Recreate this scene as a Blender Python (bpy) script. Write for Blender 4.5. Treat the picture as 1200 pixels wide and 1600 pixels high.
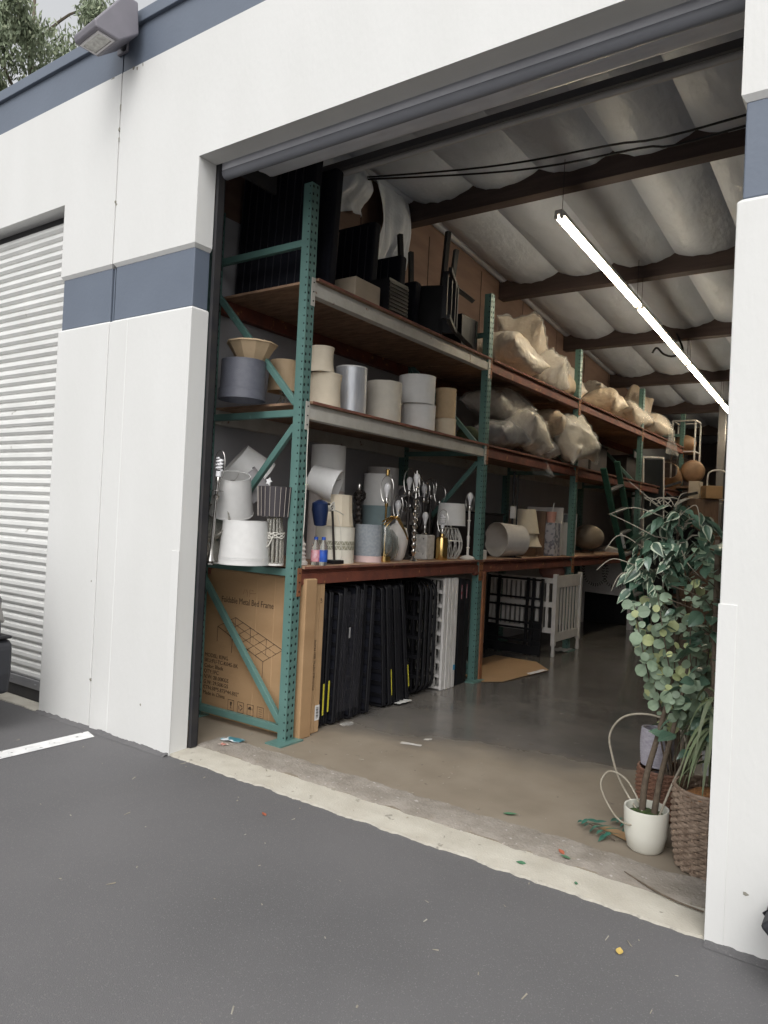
import bpy, math, random
from math import sin, cos, pi, radians, sqrt
from mathutils import Vector, Matrix, Euler, noise
random.seed(7)
for o in list(bpy.data.objects): bpy.data.objects.remove(o, do_unlink=True)
S = bpy.context.scene
COL = S.collection

# ------------------------------------------------------------------ camera
YAW, PITCH, ROLL = 0.6102, 0.0104, 0.0478
CAM = Vector((3.6182, -2.9851, 1.52))
fw = Vector((-sin(YAW)*cos(PITCH), cos(YAW)*cos(PITCH), sin(PITCH)))
r0 = Vector((cos(YAW), sin(YAW), 0)); u0 = r0.cross(fw)
rr = r0*cos(ROLL)+u0*sin(ROLL); uu = u0*cos(ROLL)-r0*sin(ROLL)
cd = bpy.data.cameras.new('camera'); cam = bpy.data.objects.new('camera', cd); COL.objects.link(cam)
cam.matrix_world = Matrix(((rr.x, uu.x, -fw.x, CAM.x), (rr.y, uu.y, -fw.y, CAM.y), (rr.z, uu.z, -fw.z, CAM.z), (0, 0, 0, 1)))
cd.sensor_fit = 'HORIZONTAL'; cd.sensor_width = 36; cd.lens = 1140/1200*36
cd.clip_start = 0.05; cd.clip_end = 2000
S.camera = cam

# ------------------------------------------------------------------ sky, sun, exposure
SUN_EL, SUN_ROT = 52.0, 150.0          # degrees; rotation measured clockwise from +Y
W = bpy.data.worlds.new("World"); S.world = W; W.use_nodes = True
nt = W.node_tree; bg = nt.nodes['Background']
sky = nt.nodes.new('ShaderNodeTexSky'); sky.sky_type = 'NISHITA'; sky.sun_disc = False
sky.sun_elevation = radians(SUN_EL); sky.sun_rotation = radians(SUN_ROT)
sky.air_density = 1.6; sky.dust_density = 5.0; sky.ozone_density = 1.0
hs = nt.nodes.new('ShaderNodeHueSaturation'); hs.inputs['Saturation'].default_value = 0.10; hs.inputs['Value'].default_value = 1.0
nt.links.new(sky.outputs[0], hs.inputs['Color']); nt.links.new(hs.outputs[0], bg.inputs['Color'])
bg.inputs['Strength'].default_value = 0.15
sl = bpy.data.lights.new('sun', 'SUN'); sl.energy = 0.55; sl.angle = radians(110); sl.color = (1.0, 0.97, 0.93)
sun = bpy.data.objects.new('sun', sl); COL.objects.link(sun)
a = radians(SUN_ROT); e = radians(SUN_EL)
sd = Vector((sin(a)*cos(e), cos(a)*cos(e), sin(e)))
sun.rotation_euler = sd.to_track_quat('Z', 'Y').to_euler(); sun.location = (0, -20, 30)
S.view_settings.view_transform = 'Standard'; S.view_settings.look = 'None'
S.view_settings.exposure = 0.52; S.view_settings.gamma = 1.0; S.view_settings.use_curve_mapping = False
S.render.engine = 'CYCLES'
S.cycles.max_bounces = 10; S.cycles.diffuse_bounces = 6; S.cycles.transparent_max_bounces = 12

# ------------------------------------------------------------------ materials
MATS = {}
def mat(name, col, col2=None, scale=6.0, rough=0.6, metal=0.0, bump=0.0, bscale=60.0, stretch=(1, 1, 1), coat=0.0, spec=0.5,
        emit=0.0, alpha=1.0, trans=0.0, detail=5.0, lo=0.35, hi=0.65, rough2=None, spots=None, rand=0.0, sub=0.0, bdist=0.01):
    if name in MATS: return MATS[name]
    m = bpy.data.materials.new(name); m.use_nodes = True; n = m.node_tree.nodes; l = m.node_tree.links
    b = n['Principled BSDF']
    b.inputs['Roughness'].default_value = rough; b.inputs['Metallic'].default_value = metal
    b.inputs['Specular IOR Level'].default_value = spec; b.inputs['Coat Weight'].default_value = coat
    b.inputs['Alpha'].default_value = alpha; b.inputs['Transmission Weight'].default_value = trans
    if emit: b.inputs['Emission Strength'].default_value = emit; b.inputs['Emission Color'].default_value = (*col, 1)
    tc = n.new('ShaderNodeTexCoord'); oi = n.new('ShaderNodeObjectInfo')
    mp = n.new('ShaderNodeMapping'); mp.inputs['Scale'].default_value = stretch
    l.new(tc.outputs['Object'], mp.inputs['Vector'])
    w = n.new('ShaderNodeMath'); w.operation = 'MULTIPLY'; w.inputs[1].default_value = 37.0; l.new(oi.outputs['Random'], w.inputs[0])
    def nz(sc, det=detail):
        t = n.new('ShaderNodeTexNoise'); t.noise_dimensions = '4D'; t.inputs['Scale'].default_value = sc; t.inputs['Detail'].default_value = det
        l.new(mp.outputs[0], t.inputs['Vector']); l.new(w.outputs[0], t.inputs['W']); return t
    c2 = col2 or tuple(min(1, x*0.93) for x in col)
    t = nz(scale); mr = n.new('ShaderNodeMapRange'); mr.inputs[1].default_value = lo; mr.inputs[2].default_value = hi
    l.new(t.outputs['Fac'], mr.inputs[0])
    mx = n.new('ShaderNodeMix'); mx.data_type = 'RGBA'; mx.inputs[6].default_value = (*col, 1); mx.inputs[7].default_value = (*c2, 1)
    l.new(mr.outputs[0], mx.inputs[0]); out = mx.outputs[2]
    if spots:                                         # (colour, scale, threshold): scattered specks or wear
        sc, ss, th = spots
        t2 = nz(ss, 3.0); m2 = n.new('ShaderNodeMapRange'); m2.inputs[1].default_value = th; m2.inputs[2].default_value = th+0.05
        l.new(t2.outputs['Fac'], m2.inputs[0]); x2 = n.new('ShaderNodeMix'); x2.data_type = 'RGBA'
        l.new(m2.outputs[0], x2.inputs[0]); l.new(out, x2.inputs[6]); x2.inputs[7].default_value = (*sc, 1); out = x2.outputs[2]
    if rand:
        h = n.new('ShaderNodeHueSaturation'); v = n.new('ShaderNodeMapRange'); v.inputs[3].default_value = 1-rand; v.inputs[4].default_value = 1+rand
        l.new(oi.outputs['Random'], v.inputs[0]); l.new(v.outputs[0], h.inputs['Value']); l.new(out, h.inputs['Color']); out = h.outputs[0]
    l.new(out, b.inputs['Base Color'])
    if rough2 is not None:
        r = n.new('ShaderNodeMapRange'); r.inputs[3].default_value = rough; r.inputs[4].default_value = rough2
        l.new(mr.outputs[0], r.inputs[0]); l.new(r.outputs[0], b.inputs['Roughness'])
    if bump:
        t3 = nz(bscale, 6.0); bp = n.new('ShaderNodeBump'); bp.inputs['Strength'].default_value = bump; bp.inputs['Distance'].default_value = bdist
        l.new(t3.outputs['Fac'], bp.inputs['Height']); l.new(bp.outputs[0], b.inputs['Normal'])
    if sub: b.inputs['Subsurface Weight'].default_value = sub; b.inputs['Subsurface Radius'].default_value = (.02, .02, .02)
    MATS[name] = m; return m

white_wall = mat('white_wall_paint', (.67, .67, .657), (.638, .638, .622), 2.2, .55, bump=.32, bscale=44, stretch=(1, 1, .35), spots=((.64, .63, .60), 3.2, .74), bdist=.005)
blue_wall = mat('slate_blue_paint', (.126, .152, .197), (.114, .138, .180), 2.5, .5, bump=.2, bscale=40, bdist=.006)
soffit_m = mat('soffit_paint', (.62, .62, .62), (.54, .54, .55), 2, .6)
asphalt_m = mat('asphalt_sealcoat', (.122, .119, .122), (.098, .096, .099), .9, .75, bump=.8, bscale=260, spots=((.165, .162, .162), 170, .60), bdist=.005)
line_m = mat('road_paint', (.76, .76, .75), (.60, .60, .60), 14, .6, bump=.3, bscale=120, spots=((.16, .16, .16), 26, .63))
apron_m = mat('apron_concrete', (.50, .475, .41), (.42, .39, .33), 7, .8, bump=.6, bscale=130, spots=((.28, .26, .22), 22, .66), bdist=.006)
sill_m = mat('worn_sill_concrete', (.30, .27, .235), (.215, .19, .16), 9, .85, bump=.9, bscale=70, spots=((.40, .375, .345), 34, .64), bdist=.01)
green_m = mat('green_rack_paint', (.105, .205, .185), (.085, .172, .155), 5, .42, spots=((.16, .27, .24), 18, .69), bump=.1, bscale=50)
rust_m = mat('rusty_red_paint', (.185, .056, .034), (.11, .036, .026), 9, .62, bump=.3, bscale=70, spots=((.34, .16, .06), 16, .64))
orange_m = mat('orange_rust_paint', (.30, .12, .045), (.19, .075, .04), 9, .6, bump=.3, bscale=70)
beamw_m = mat('chipped_white_beam', (.50, .49, .45), (.42, .40, .36), 8, .5, spots=((.20, .11, .07), 15, .67), bump=.2, bscale=60)
osb_m = mat('osb_board', (.40, .25, .16), (.22, .13, .085), 7, .8, stretch=(1, 3.5, 1), bump=.5, bscale=30, spots=((.38, .25, .15), 24, .60))
osbedge_m = mat('board_red_edge', (.24, .09, .06), (.14, .06, .045), 12, .8, bump=.4, bscale=60)
drywall_m = mat('grey_drywall', (.38, .38, .40), (.33, .33, .35), 2, .8)
ply_m = mat('plywood_wall', (.19, .12, .09), (.14, .085, .063), 3, .7, stretch=(1, .6, 3))
timber_m = mat('dark_timber', (.075, .050, .045), (.05, .033, .03), 3, .75, stretch=(.6, 4, 6), bump=.3, bscale=30)
insul_m = mat('insulation_facing', (.54, .58, .66), (.46, .495, .565), 2.6, .40, bump=.4, bscale=11, spec=.5, stretch=(1.8, .7, 1), bdist=.03)
black_m = mat('black_powder_coat', (.008, .008, .010), (.013, .013, .016), 6, .5, spec=.3)
blackmat_m = mat('black_cloth', (.009, .010, .016), (.013, .014, .021), 6, .85, bump=.3, bscale=30, spec=.2)
guide_m = mat('dark_steel_guide', (.018, .018, .022), (.03, .028, .028), 9, .55)
steel_m = mat('galvanised_curtain', (.72, .73, .77), (.62, .63, .67), 5, .42)
doorw_m = mat('roller_slat_paint', (.74, .74, .72), (.66, .66, .64), 3, .38, metal=.15, rand=.05, spots=((.42, .41, .38), 7, .70))
dbar_m = mat('aluminium_bar', (.42, .42, .43), (.34, .34, .36), 5, .35, metal=.6)
card_m = mat('cardboard', (.40, .255, .135), (.345, .215, .11), 3, .8, stretch=(.5, .5, 2), bump=.15, bscale=40, spots=((.30, .18, .095), 6, .70))
card2_m = mat('cardboard_bright', (.46, .30, .165), (.39, .25, .13), 3, .8, stretch=(.5, .5, 2), bump=.2, bscale=25)
ink_m = mat('brown_print_ink', (.06, .035, .02), rough=.7)
whitef_m = mat('white_lampshade_fabric', (.75, .745, .735), (.71, .705, .695), 20, .75, bump=.12, bscale=240)
creamf_m = mat('cream_lampshade_fabric', (.70, .62, .49), (.66, .58, .45), 16, .75, bump=.15, bscale=240)
tanf_m = mat('tan_lampshade_fabric', (.52, .39, .25), (.47, .35, .22), 16, .75, bump=.15, bscale=200)
silverf_m = mat('silver_lampshade', (.55, .57, .60), (.46, .48, .52), 10, .35, metal=.35, stretch=(6, 6, 1))
charf_m = mat('charcoal_lampshade', (.115, .12, .145), (.095, .10, .125), 30, .5, bump=.2, bscale=220)
lineng_m = mat('grey_linen', (.33, .36, .39), (.26, .29, .32), 60, .85, bump=.3, bscale=260)
bluegrey_m = mat('blue_grey_fabric', (.27, .36, .38), None, 20, .8)
pinkf_m = mat('pale_pink_fabric', (.72, .55, .54), None, 20, .8)
dkgrey_m = mat('mid_grey_fabric', (.34, .33, .34), None, 20, .8)
chrome_m = mat('polished_nickel', (.62, .60, .57), (.5, .48, .46), 8, .16, metal=1.0)
gold_m = mat('brushed_gold', (.72, .50, .20), (.62, .42, .16), 8, .2, metal=1.0)
bronze_m = mat('dark_bronze', (.035, .030, .030), (.06, .05, .045), 12, .38, metal=.4)
glass_m = mat('clear_glass', (.92, .94, .93), (.86, .9, .88), 5, .04, trans=.93, spec=.5)
smoke_m = mat('ribbed_glass', (.72, .70, .64), (.6, .58, .52), 12, .10, trans=.75)
bulb_m = mat('bulb_glass', (.80, .80, .82), None, 5, .25)
ceram_m = mat('white_ceramic', (.74, .71, .68), (.68, .65, .61), 10, .45, bump=.2, bscale=40)
twine_m = mat('pale_cord', (.55, .53, .48), None, 40, .7)
navy_m = mat('navy_enamel', (.012, .026, .085), None, 6, .4)
plastic_red = mat('red_label', (.55, .03, .06), (.7, .5, .55), 25, .35)
plastic_blue = mat('blue_label', (.03, .11, .50), (.02, .06, .3), 25, .35)
yellow_m = mat('yellow_label', (.62, .56, .05), (.5, .45, .04), 30, .5, spots=((.05, .05, .03), 90, .72))
paper_m = mat('white_paper', (.74, .74, .74), None, 30, .6)
pillow_m = mat('cream_pillow_in_plastic', (.66, .545, .42), (.57, .46, .345), 3, .34, bump=.7, bscale=16, sub=.25, coat=.25, bdist=.03, stretch=(1, 3.2, 1))
pillow2_m = mat('grey_pillow_in_plastic', (.60, .54, .475), (.52, .465, .40), 3, .34, bump=.7, bscale=16, sub=.25, coat=.25, bdist=.03, stretch=(2, 1, 1))
film_m = mat('plastic_film', (.80, .80, .78), None, 12, .14, alpha=.26, bump=1.0, bscale=15, bdist=.03)
darkbed_m = mat('dark_plastic_bundle', (.045, .045, .075), (.10, .09, .10), 6, .35, bump=.5, bscale=14)
headb_m = mat('grey_upholstery', (.72, .69, .69), (.66, .63, .63), 30, .85, bump=.2, bscale=200)
stud_m = mat('dark_nailheads', (.03, .028, .028), None, 5, .4)
cribw_m = mat('white_crib_paint', (.66, .64, .62), (.58, .56, .54), 9, .45)
ladder_m = mat('green_fibreglass', (.02, .095, .065), (.016, .075, .05), 9, .5)
tan_m = mat('tan_leather', (.27, .16, .09), (.20, .12, .065), 8, .55, bump=.3, bscale=40)
wood_m = mat('brown_wood', (.17, .10, .06), (.12, .07, .042), 6, .55, stretch=(6, 1, 1))
wick_m = mat('brown_wicker', (.33, .25, .19), (.18, .125, .09), 30, .6, rand=.1, spots=((.40, .30, .22), 60, .62))
wickr_m = mat('red_brown_wicker', (.25, .13, .085), (.15, .075, .05), 30, .6)
rope_m = mat('grey_rope', (.47, .45, .50), (.36, .34, .40), 50, .85, bump=.4, bscale=160)
pot_m = mat('cream_glazed_pot', (.70, .69, .62), (.66, .65, .57), 8, .32, coat=.15)
moss_m = mat('green_moss', (.06, .10, .025), (.03, .05, .015), 60, .95, bump=1, bscale=120)
coir_m = mat('orange_coir', (.36, .17, .06), (.22, .10, .04), 60, .95, bump=1, bscale=120)
bark_m = mat('plant_bark', (.13, .10, .07), (.085, .062, .045), 30, .85, bump=.8, bscale=90)
vine_m = mat('pale_twig', (.34, .31, .25), (.25, .22, .17), 40, .75)
ficus_m = mat('dark_ficus_leaf', (.085, .145, .10), (.055, .105, .072), 12, .30, coat=.35, rand=.25)
ficusw_m = mat('cream_leaf_margin', (.50, .54, .42), (.38, .45, .33), 20, .4)
euc_m = mat('silver_green_leaf', (.25, .33, .225), (.18, .25, .165), 14, .5, rand=.25)
eucy_m = mat('yellow_green_leaf', (.42, .46, .22), (.33, .38, .18), 14, .5, rand=.2)
strap_m = mat('strap_leaf', (.15, .20, .10), (.21, .235, .14), 6, .45, stretch=(9, 9, .4), rand=.2)
teal_m = mat('teal_plastic_leaf', (.030, .145, .105), (.02, .09, .065), 20, .5, rand=.2)
tube_m = mat('fluorescent_tube', (1.0, .885, .68), (1.0, .885, .68), emit=27.0)
lampw_m = mat('white_enamel', (.75, .74, .70), None, 5, .4)
bronzeL_m = mat('taupe_light_housing', (.20, .19, .215), (.17, .162, .185), 6, .5)
lens_m = mat('prismatic_lens', (.55, .54, .50), (.36, .35, .32), 40, .15, stretch=(1, 1, 1), coat=.5, bump=.5, bscale=60)
carp_m = mat('dark_car_paint', (.045, .042, .056), (.05, .046, .06), 4, .30, coat=.5, metal=.2)
carpl_m = mat('black_car_plastic', (.02, .021, .026), None, 20, .6)
tyre_m = mat('tyre_rubber', (.015, .015, .016), None, 20, .85)
carglass_m = mat('car_glass', (.02, .022, .025), None, 4, .06, spec=.8)
taill_m = mat('tail_light', (.20, .19, .18), None, 4, .15, coat=.6)
treeleaf_m = mat('tree_leaf', (.17, .21, .13), (.22, .26, .165), .5, .6, spec=.3)
treeleaf2_m = mat('pale_tree_leaf', (.28, .31, .20), (.21, .24, .15), .5, .6, spec=.3)
trunk_m = mat('tree_bark', (.16, .13, .10), None, 3, .9, bump=.6, bscale=12)
yleaf_m = mat('yellow_dry_leaf', (.50, .36, .10), None, 30, .7)
rleaf_m = mat('red_brown_leaf', (.36, .10, .05), None, 30, .7)
gleaf_m = mat('green_fallen_leaf', (.06, .17, .09), None, 30, .6)
litter_m = mat('pale_litter', (.34, .33, .29), (.22, .19, .14), 3, .8)

# polished interior slab: dusty brown near the door, darker and shinier further in
def floor_mat():
    m = bpy.data.materials.new('polished_slab'); m.use_nodes = True; n = m.node_tree.nodes; l = m.node_tree.links; b = n['Principled BSDF']
    tc = n.new('ShaderNodeTexCoord')
    def nz(sc, det=6): 
        t = n.new('ShaderNodeTexNoise'); t.inputs['Scale'].default_value = sc; t.inputs['Detail'].default_value = det; l.new(tc.outputs['Object'], t.inputs['Vector']); return t
    def mrange(src, a, b_, c=0, d=1):
        r = n.new('ShaderNodeMapRange'); r.inputs[1].default_value = a; r.inputs[2].default_value = b_; r.inputs[3].default_value = c; r.inputs[4].default_value = d; l.new(src, r.inputs[0]); return r.outputs[0]
    def mix(f, c1, c2):
        x = n.new('ShaderNodeMix'); x.data_type = 'RGBA'; l.new(f, x.inputs[0])
        for s, c in ((6, c1), (7, c2)):
            if isinstance(c, tuple): x.inputs[s].default_value = (*c, 1)
            else: l.new(c, x.inputs[s])
        return x.outputs[2]
    sx = n.new('ShaderNodeSeparateXYZ'); l.new(tc.outputs['Object'], sx.inputs[0])
    big = nz(1.7); ad = n.new('ShaderNodeMath'); ad.operation = 'MULTIPLY_ADD'; l.new(big.outputs['Fac'], ad.inputs[0]); ad.inputs[1].default_value = 1.0
    xo = n.new('ShaderNodeMath'); xo.operation = 'MULTIPLY_ADD'; l.new(sx.outputs['X'], xo.inputs[0]); xo.inputs[1].default_value = -.22; l.new(sx.outputs['Y'], xo.inputs[2])
    l.new(xo.outputs[0], ad.inputs[2])
    dust = mrange(ad.outputs[0], 1.35, 1.85, 1, 0)           # trodden dust stops a stride inside the door
    slab = mix(mrange(nz(2.3).outputs['Fac'], .35, .65), (.115, .108, .100), (.16, .148, .135))
    dirt = mix(mrange(nz(3.4, 9).outputs['Fac'], .3, .7), (.25, .212, .165), (.195, .162, .123))
    c = mix(dust, slab, dirt)
    spk = nz(16, 3); c = mix(mrange(spk.outputs['Fac'], .70, .74), c, (.14, .115, .09))
    s2 = nz(14, 8); c = mix(mrange(s2.outputs['Fac'], .70, .76, 0, .6), c, (.36, .34, .31))
    l.new(c, b.inputs['Base Color'])
    r = n.new('ShaderNodeMapRange'); l.new(dust, r.inputs[0]); r.inputs[3].default_value = .07; r.inputs[4].default_value = .58
    ra = n.new('ShaderNodeMath'); ra.operation = 'MULTIPLY_ADD'; l.new(nz(5).outputs['Fac'], ra.inputs[0]); ra.inputs[1].default_value = .16; l.new(r.outputs[0], ra.inputs[2])
    l.new(ra.outputs[0], b.inputs['Roughness'])
    bp = n.new('ShaderNodeBump'); bp.inputs['Strength'].default_value = .12; bp.inputs['Distance'].default_value = .004; l.new(nz(45).outputs['Fac'], bp.inputs['Height']); l.new(bp.outputs[0], b.inputs['Normal'])
    return m
slab_m = floor_mat()

# ------------------------------------------------------------------ mesh building
class MB:
    def __init__(s): s.v = []; s.f = []; s.m = []; s.cur = 0
    def add(s, vs, fs):
        o = len(s.v); s.v += [tuple(p) for p in vs]; s.f += [tuple(i+o for i in f) for f in fs]; s.m += [s.cur]*len(fs); return s
    def box(s, x0, x1, y0, y1, z0, z1):
        return s.add([(x0, y0, z0), (x1, y0, z0), (x1, y1, z0), (x0, y1, z0), (x0, y0, z1), (x1, y0, z1), (x1, y1, z1), (x0, y1, z1)],
                     [(0, 3, 2, 1), (4, 5, 6, 7), (0, 1, 5, 4), (1, 2, 6, 5), (2, 3, 7, 6), (3, 0, 4, 7)])
    def obox(s, c, size, M=None):
        M = M or Matrix.Identity(3); hx, hy, hz = [q/2 for q in size]; c = Vector(c)
        vs = [c+M @ Vector((x, y, z)) for z in (-hz, hz) for x, y in ((-hx, -hy), (hx, -hy), (hx, hy), (-hx, hy))]
        return s.add(vs, [(0, 3, 2, 1), (4, 5, 6, 7), (0, 1, 5, 4), (1, 2, 6, 5), (2, 3, 7, 6), (3, 0, 4, 7)])
    def bar(s, p, q, w, d, up=(0, 0, 1)):             # rectangular bar between two points
        p = Vector(p); q = Vector(q); z = (q-p); L = z.length; z.normalize(); x = Vector(up).cross(z)
        if x.length < 1e-4: x = Vector((1, 0, 0)).cross(z)
        x.normalize(); y = z.cross(x); M = Matrix((x, y, z)).transposed()
        return s.obox((p+q)/2, (w, d, L), M)
    def lathe(s, prof, seg=28, c=(0, 0, 0), M=None, close=False):
        M = M or Matrix.Identity(3); c = Vector(c); n = len(prof); vs = []; fs = []
        for (r, z) in prof:
            for k in range(seg): t = 2*pi*k/seg; vs.append(c+M @ Vector((r*cos(t), r*sin(t), z)))
        for i in range(n-1 if not close else n):
            j = (i+1) % n
            for k in range(seg): k2 = (k+1) % seg; fs.append((i*seg+k, i*seg+k2, j*seg+k2, j*seg+k))
        if not close:
            if prof[0][0] > 1e-4: fs.append(tuple(range(seg-1, -1, -1)))
            if prof[-1][0] > 1e-4: fs.append(tuple((n-1)*seg+k for k in range(seg)))
        return s.add(vs, fs)
    def tube(s, pts, r, seg=6, closed=False):
        pts = [Vector(p) for p in pts]; n = len(pts); rs = r if isinstance(r, (list, tuple)) else [r]*n; vs = []; fs = []; ref = None
        for i, p in enumerate(pts):
            a_ = pts[(i-1) % n] if (closed or i > 0) else p; b_ = pts[(i+1) % n] if (closed or i < n-1) else p
            t = (b_-a_).normalized() if (b_-a_).length > 1e-9 else Vector((0, 0, 1))
            if ref is None: ref = Vector((0, 0, 1)) if abs(t.z) < .9 else Vector((1, 0, 0))
            x = t.cross(ref); x = x.normalized() if x.length > 1e-6 else t.orthogonal().normalized(); y = t.cross(x).normalized(); ref = -y if False else x.cross(t)
            for k in range(seg): q = 2*pi*k/seg; vs.append(p+(x*cos(q)+y*sin(q))*rs[i])
        for i in range(n if closed else n-1):
            j = (i+1) % n
            for k in range(seg): k2 = (k+1) % seg; fs.append((i*seg+k, i*seg+k2, j*seg+k2, j*seg+k))
        if not closed: fs.append(tuple(range(seg-1, -1, -1))); fs.append(tuple((n-1)*seg+k for k in range(seg)))
        return s.add(vs, fs)
    def ball(s, c, r, seg=12, rings=8, sc=(1, 1, 1)):
        prof = [(max(1e-5, r*sin(pi*i/rings)), -r*cos(pi*i/rings)) for i in range(rings+1)]
        return s.lathe(prof, seg, c, Matrix.Diagonal(sc))
    def prism(s, poly, axis, a0, a1):                 # poly of 2-D points extruded along an axis
        n = len(poly)
        def P(q, t): return {'X': (t, q[0], q[1]), 'Y': (q[0], t, q[1]), 'Z': (q[0], q[1], t)}[axis]
        vs = [P(q, a0) for q in poly]+[P(q, a1) for q in poly]
        fs = [tuple(range(n-1, -1, -1)), tuple(range(n, 2*n))]+[(i, (i+1) % n, n+(i+1) % n, n+i) for i in range(n)]
        return s.add(vs, fs)
    def mesh(s, name, mats, smooth=None):
        me = bpy.data.meshes.new(name); me.from_pydata(s.v, [], s.f)
        for m in (mats if isinstance(mats, (list, tuple)) else [mats]): me.materials.append(m)
        if any(s.m): me.polygons.foreach_set('material_index', s.m)
        import bmesh
        bm = bmesh.new(); bm.from_mesh(me); bmesh.ops.recalc_face_normals(bm, faces=bm.faces); bm.to_mesh(me); bm.free()
        if smooth: me.shade_smooth(); me.set_sharp_from_angle(angle=radians(smooth))
        me.update(); return me
    def build(s, name, mats, parent=None, smooth=None, bev=0, kind=None, loc=None):
        return place(name, s.mesh(name, mats, smooth), parent, bev, kind, loc)
def place(name, me, parent=None, bev=0, kind=None, loc=None, rot=None):
    o = bpy.data.objects.new(name, me); COL.objects.link(o)
    if parent: o.parent = parent
    if loc is not None: o.location = loc
    if rot is not None: o.rotation_euler = rot
    if bev:
        b = o.modifiers.new('bevel', 'BEVEL'); b.width = bev; b.segments = 2; b.limit_method = 'ANGLE'; b.harden_normals = False
    if kind: o['kind'] = kind
    return o
def tag(o, label, cat, group=None):
    o['label'] = label; o['category'] = cat
    if group: o['group'] = group
    return o
def thing(name, label, cat, loc=(0, 0, 0), group=None, rot=(0, 0, 0)):
    o = bpy.data.objects.new(name, None); COL.objects.link(o); o.location = loc; o.rotation_euler = rot; o.empty_display_size = .1
    return tag(o, label, cat, group)
def dup(root, loc, label, rot=None, group=None, scale=None):
    r = root.copy(); COL.objects.link(r); r.location = loc; r['label'] = label
    if rot is not None: r.rotation_euler = rot
    if scale: r.scale = scale
    if group: r['group'] = group
    for ch in [c for c in root.children]:
        c = ch.copy(); COL.objects.link(c); c.parent = r
        for g in ch.children: d = g.copy(); COL.objects.link(d); d.parent = c
    return r
def fr(x, y, z, s=1.0): return noise.noise(Vector((x*s, y*s, z*s)))

# ------------------------------------------------------------------ ground
g = MB(); g.add([(-400, -400, 0), (400, -400, 0), (400, 400, 0), (-400, 400, 0)], [(0, 1, 2, 3)]); g.build('asphalt', asphalt_m, kind='structure')
g = MB(); g.add([(-.80, -5.2, .004), (-.695, -5.2, .004), (-.64, -.09, .004), (-.775, -.05, .004)], [(0, 1, 2, 3)]); g.build('parking_line', line_m, kind='structure')

def jag(x, amp, s=7): return amp*(fr(x, 1.3, 0, s)+.6*fr(x, 7.7, 2, s*3.1)+.4*fr(x, 3.1, 5, s*9))
def strip(x0, x1, n, y_front, y_back, z_front, z_back, amp, skirt=True):
    m = MB(); vs = []; fs = []
    for i in range(n+1):
        x = x0+(x1-x0)*i/n; yf = y_front+jag(x, amp); yb = y_back
        vs += [(x, yf, -.01), (x, yf+.004, z_front), (x, (yf+yb)/2, (z_front+z_back)/2+.002), (x, yb, z_back)]
    for i in range(n):
        for k in range(3): fs.append((i*4+k, i*4+4+k, i*4+5+k, i*4+1+k))
    return m.add(vs, fs)
strip(-.0, 3.09, 220, .0, .22, .010, .016, .016).build('concrete_apron', apron_m, kind='structure')
strip(-4.5, -1.47, 90, -.03, .12, .008, .012, .014).build('concrete_apron', apron_m, kind='structure')
# worn sill between apron and slab
m = MB(); vs = []; fs = []; NX, NY = 150, 10
for i in range(NX+1):
    for j in range(NY+1):
        x = 3.09*i/NX; y = .195+.25*j/NY; ez = .010+.012*min(1, j/2.5)+.005*fr(x, y, 0, 14)*(1 if 0 < j < NY else 0)
        yy = y+(jag(x, .02) if 0 < j < NY else jag(x, .006) if j == 0 else jag(x, .03, 4))
        vs.append((x, yy, ez+.0035 if j > 0 else .006))
for i in range(NX):
    for j in range(NY): fs.append((i*(NY+1)+j, (i+1)*(NY+1)+j, (i+1)*(NY+1)+j+1, i*(NY+1)+j+1))
m.add(vs, fs).build('concrete_sill', sill_m, kind='structure', smooth=60)
g = MB(); g.box(-.75, 6.3, .22, 16, -.05, .018); g.build('warehouse_floor', slab_m, kind='structure')
# asphalt lapping unevenly against the foot of the walls
for x0, x1, n in ((-1.47, -.0, 110), (3.09, 4.58, 110)):
    m = MB(); vs = []; fs = []
    for i in range(n+1):
        x = x0+(x1-x0)*i/n; h = .006+.014*abs(jag(x, 1, 5)); vs += [(x, -.05-.01*fr(x, 3, 1, 9), .0015), (x, -.010, h), (x, .01, h)]
    for i in range(n):
        for k in range(2): fs.append((i*3+k, i*3+3+k, i*3+4+k, i*3+1+k))
    m.add(vs, fs).build('asphalt_edge', asphalt_m, kind='structure', smooth=50)

# ------------------------------------------------------------------ warehouse building
B = thing('warehouse_building', 'white warehouse unit with slate blue bands and a wide open doorway', 'building')
T = .14
def pier(x0, x1):                                     # foot, recessed blue band, top to door head
    c = .016
    def loft(levels):
        mm = MB(); vs = []; fs = []
        for z, i in levels: vs += [(x0+i, i, z), (x1-i, i, z), (x1-i, T, z), (x0+i, T, z)]
        n = len(levels)
        for k in range(n-1):
            for q in range(4): fs.append((k*4+q, k*4+(q+1) % 4, k*4+4+(q+1) % 4, k*4+4+q))
        fs += [(3, 2, 1, 0), tuple(n*4-4+q for q in range(4))]
        return mm.add(vs, fs)
    loft([(-.05, 0), (2.783, 0), (2.797, c)]).build('wall_panel', white_wall, B, bev=.004)
    loft([(2.797, c), (3.166, c)]).build('painted_band', blue_wall, B, bev=.006)
    loft([(3.166, c), (3.1895, 0)]).build('band_chamfer', white_wall, B)
pier(-1.472, -.852); pier(-.838, 0); pier(3.0907, 4.58); pier(7.65, 9.0); pier(-9.0, -4.52)
MB().box(-.8515, -.8385, .012, T, -.05, 2.783).build('joint_filler', white_wall, B)
MB().prism([(-.837, .0), (-.837, -.0018), (-.643, -.0018), (-.6415, .0)], 'Z', .004, 2.778).build('raised_strip', white_wall, B)
chip_m = mat('bare_grey_patch', (.30, .29, .25), (.20, .19, .15), 60, .9); rs = random.Random(4)
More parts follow.
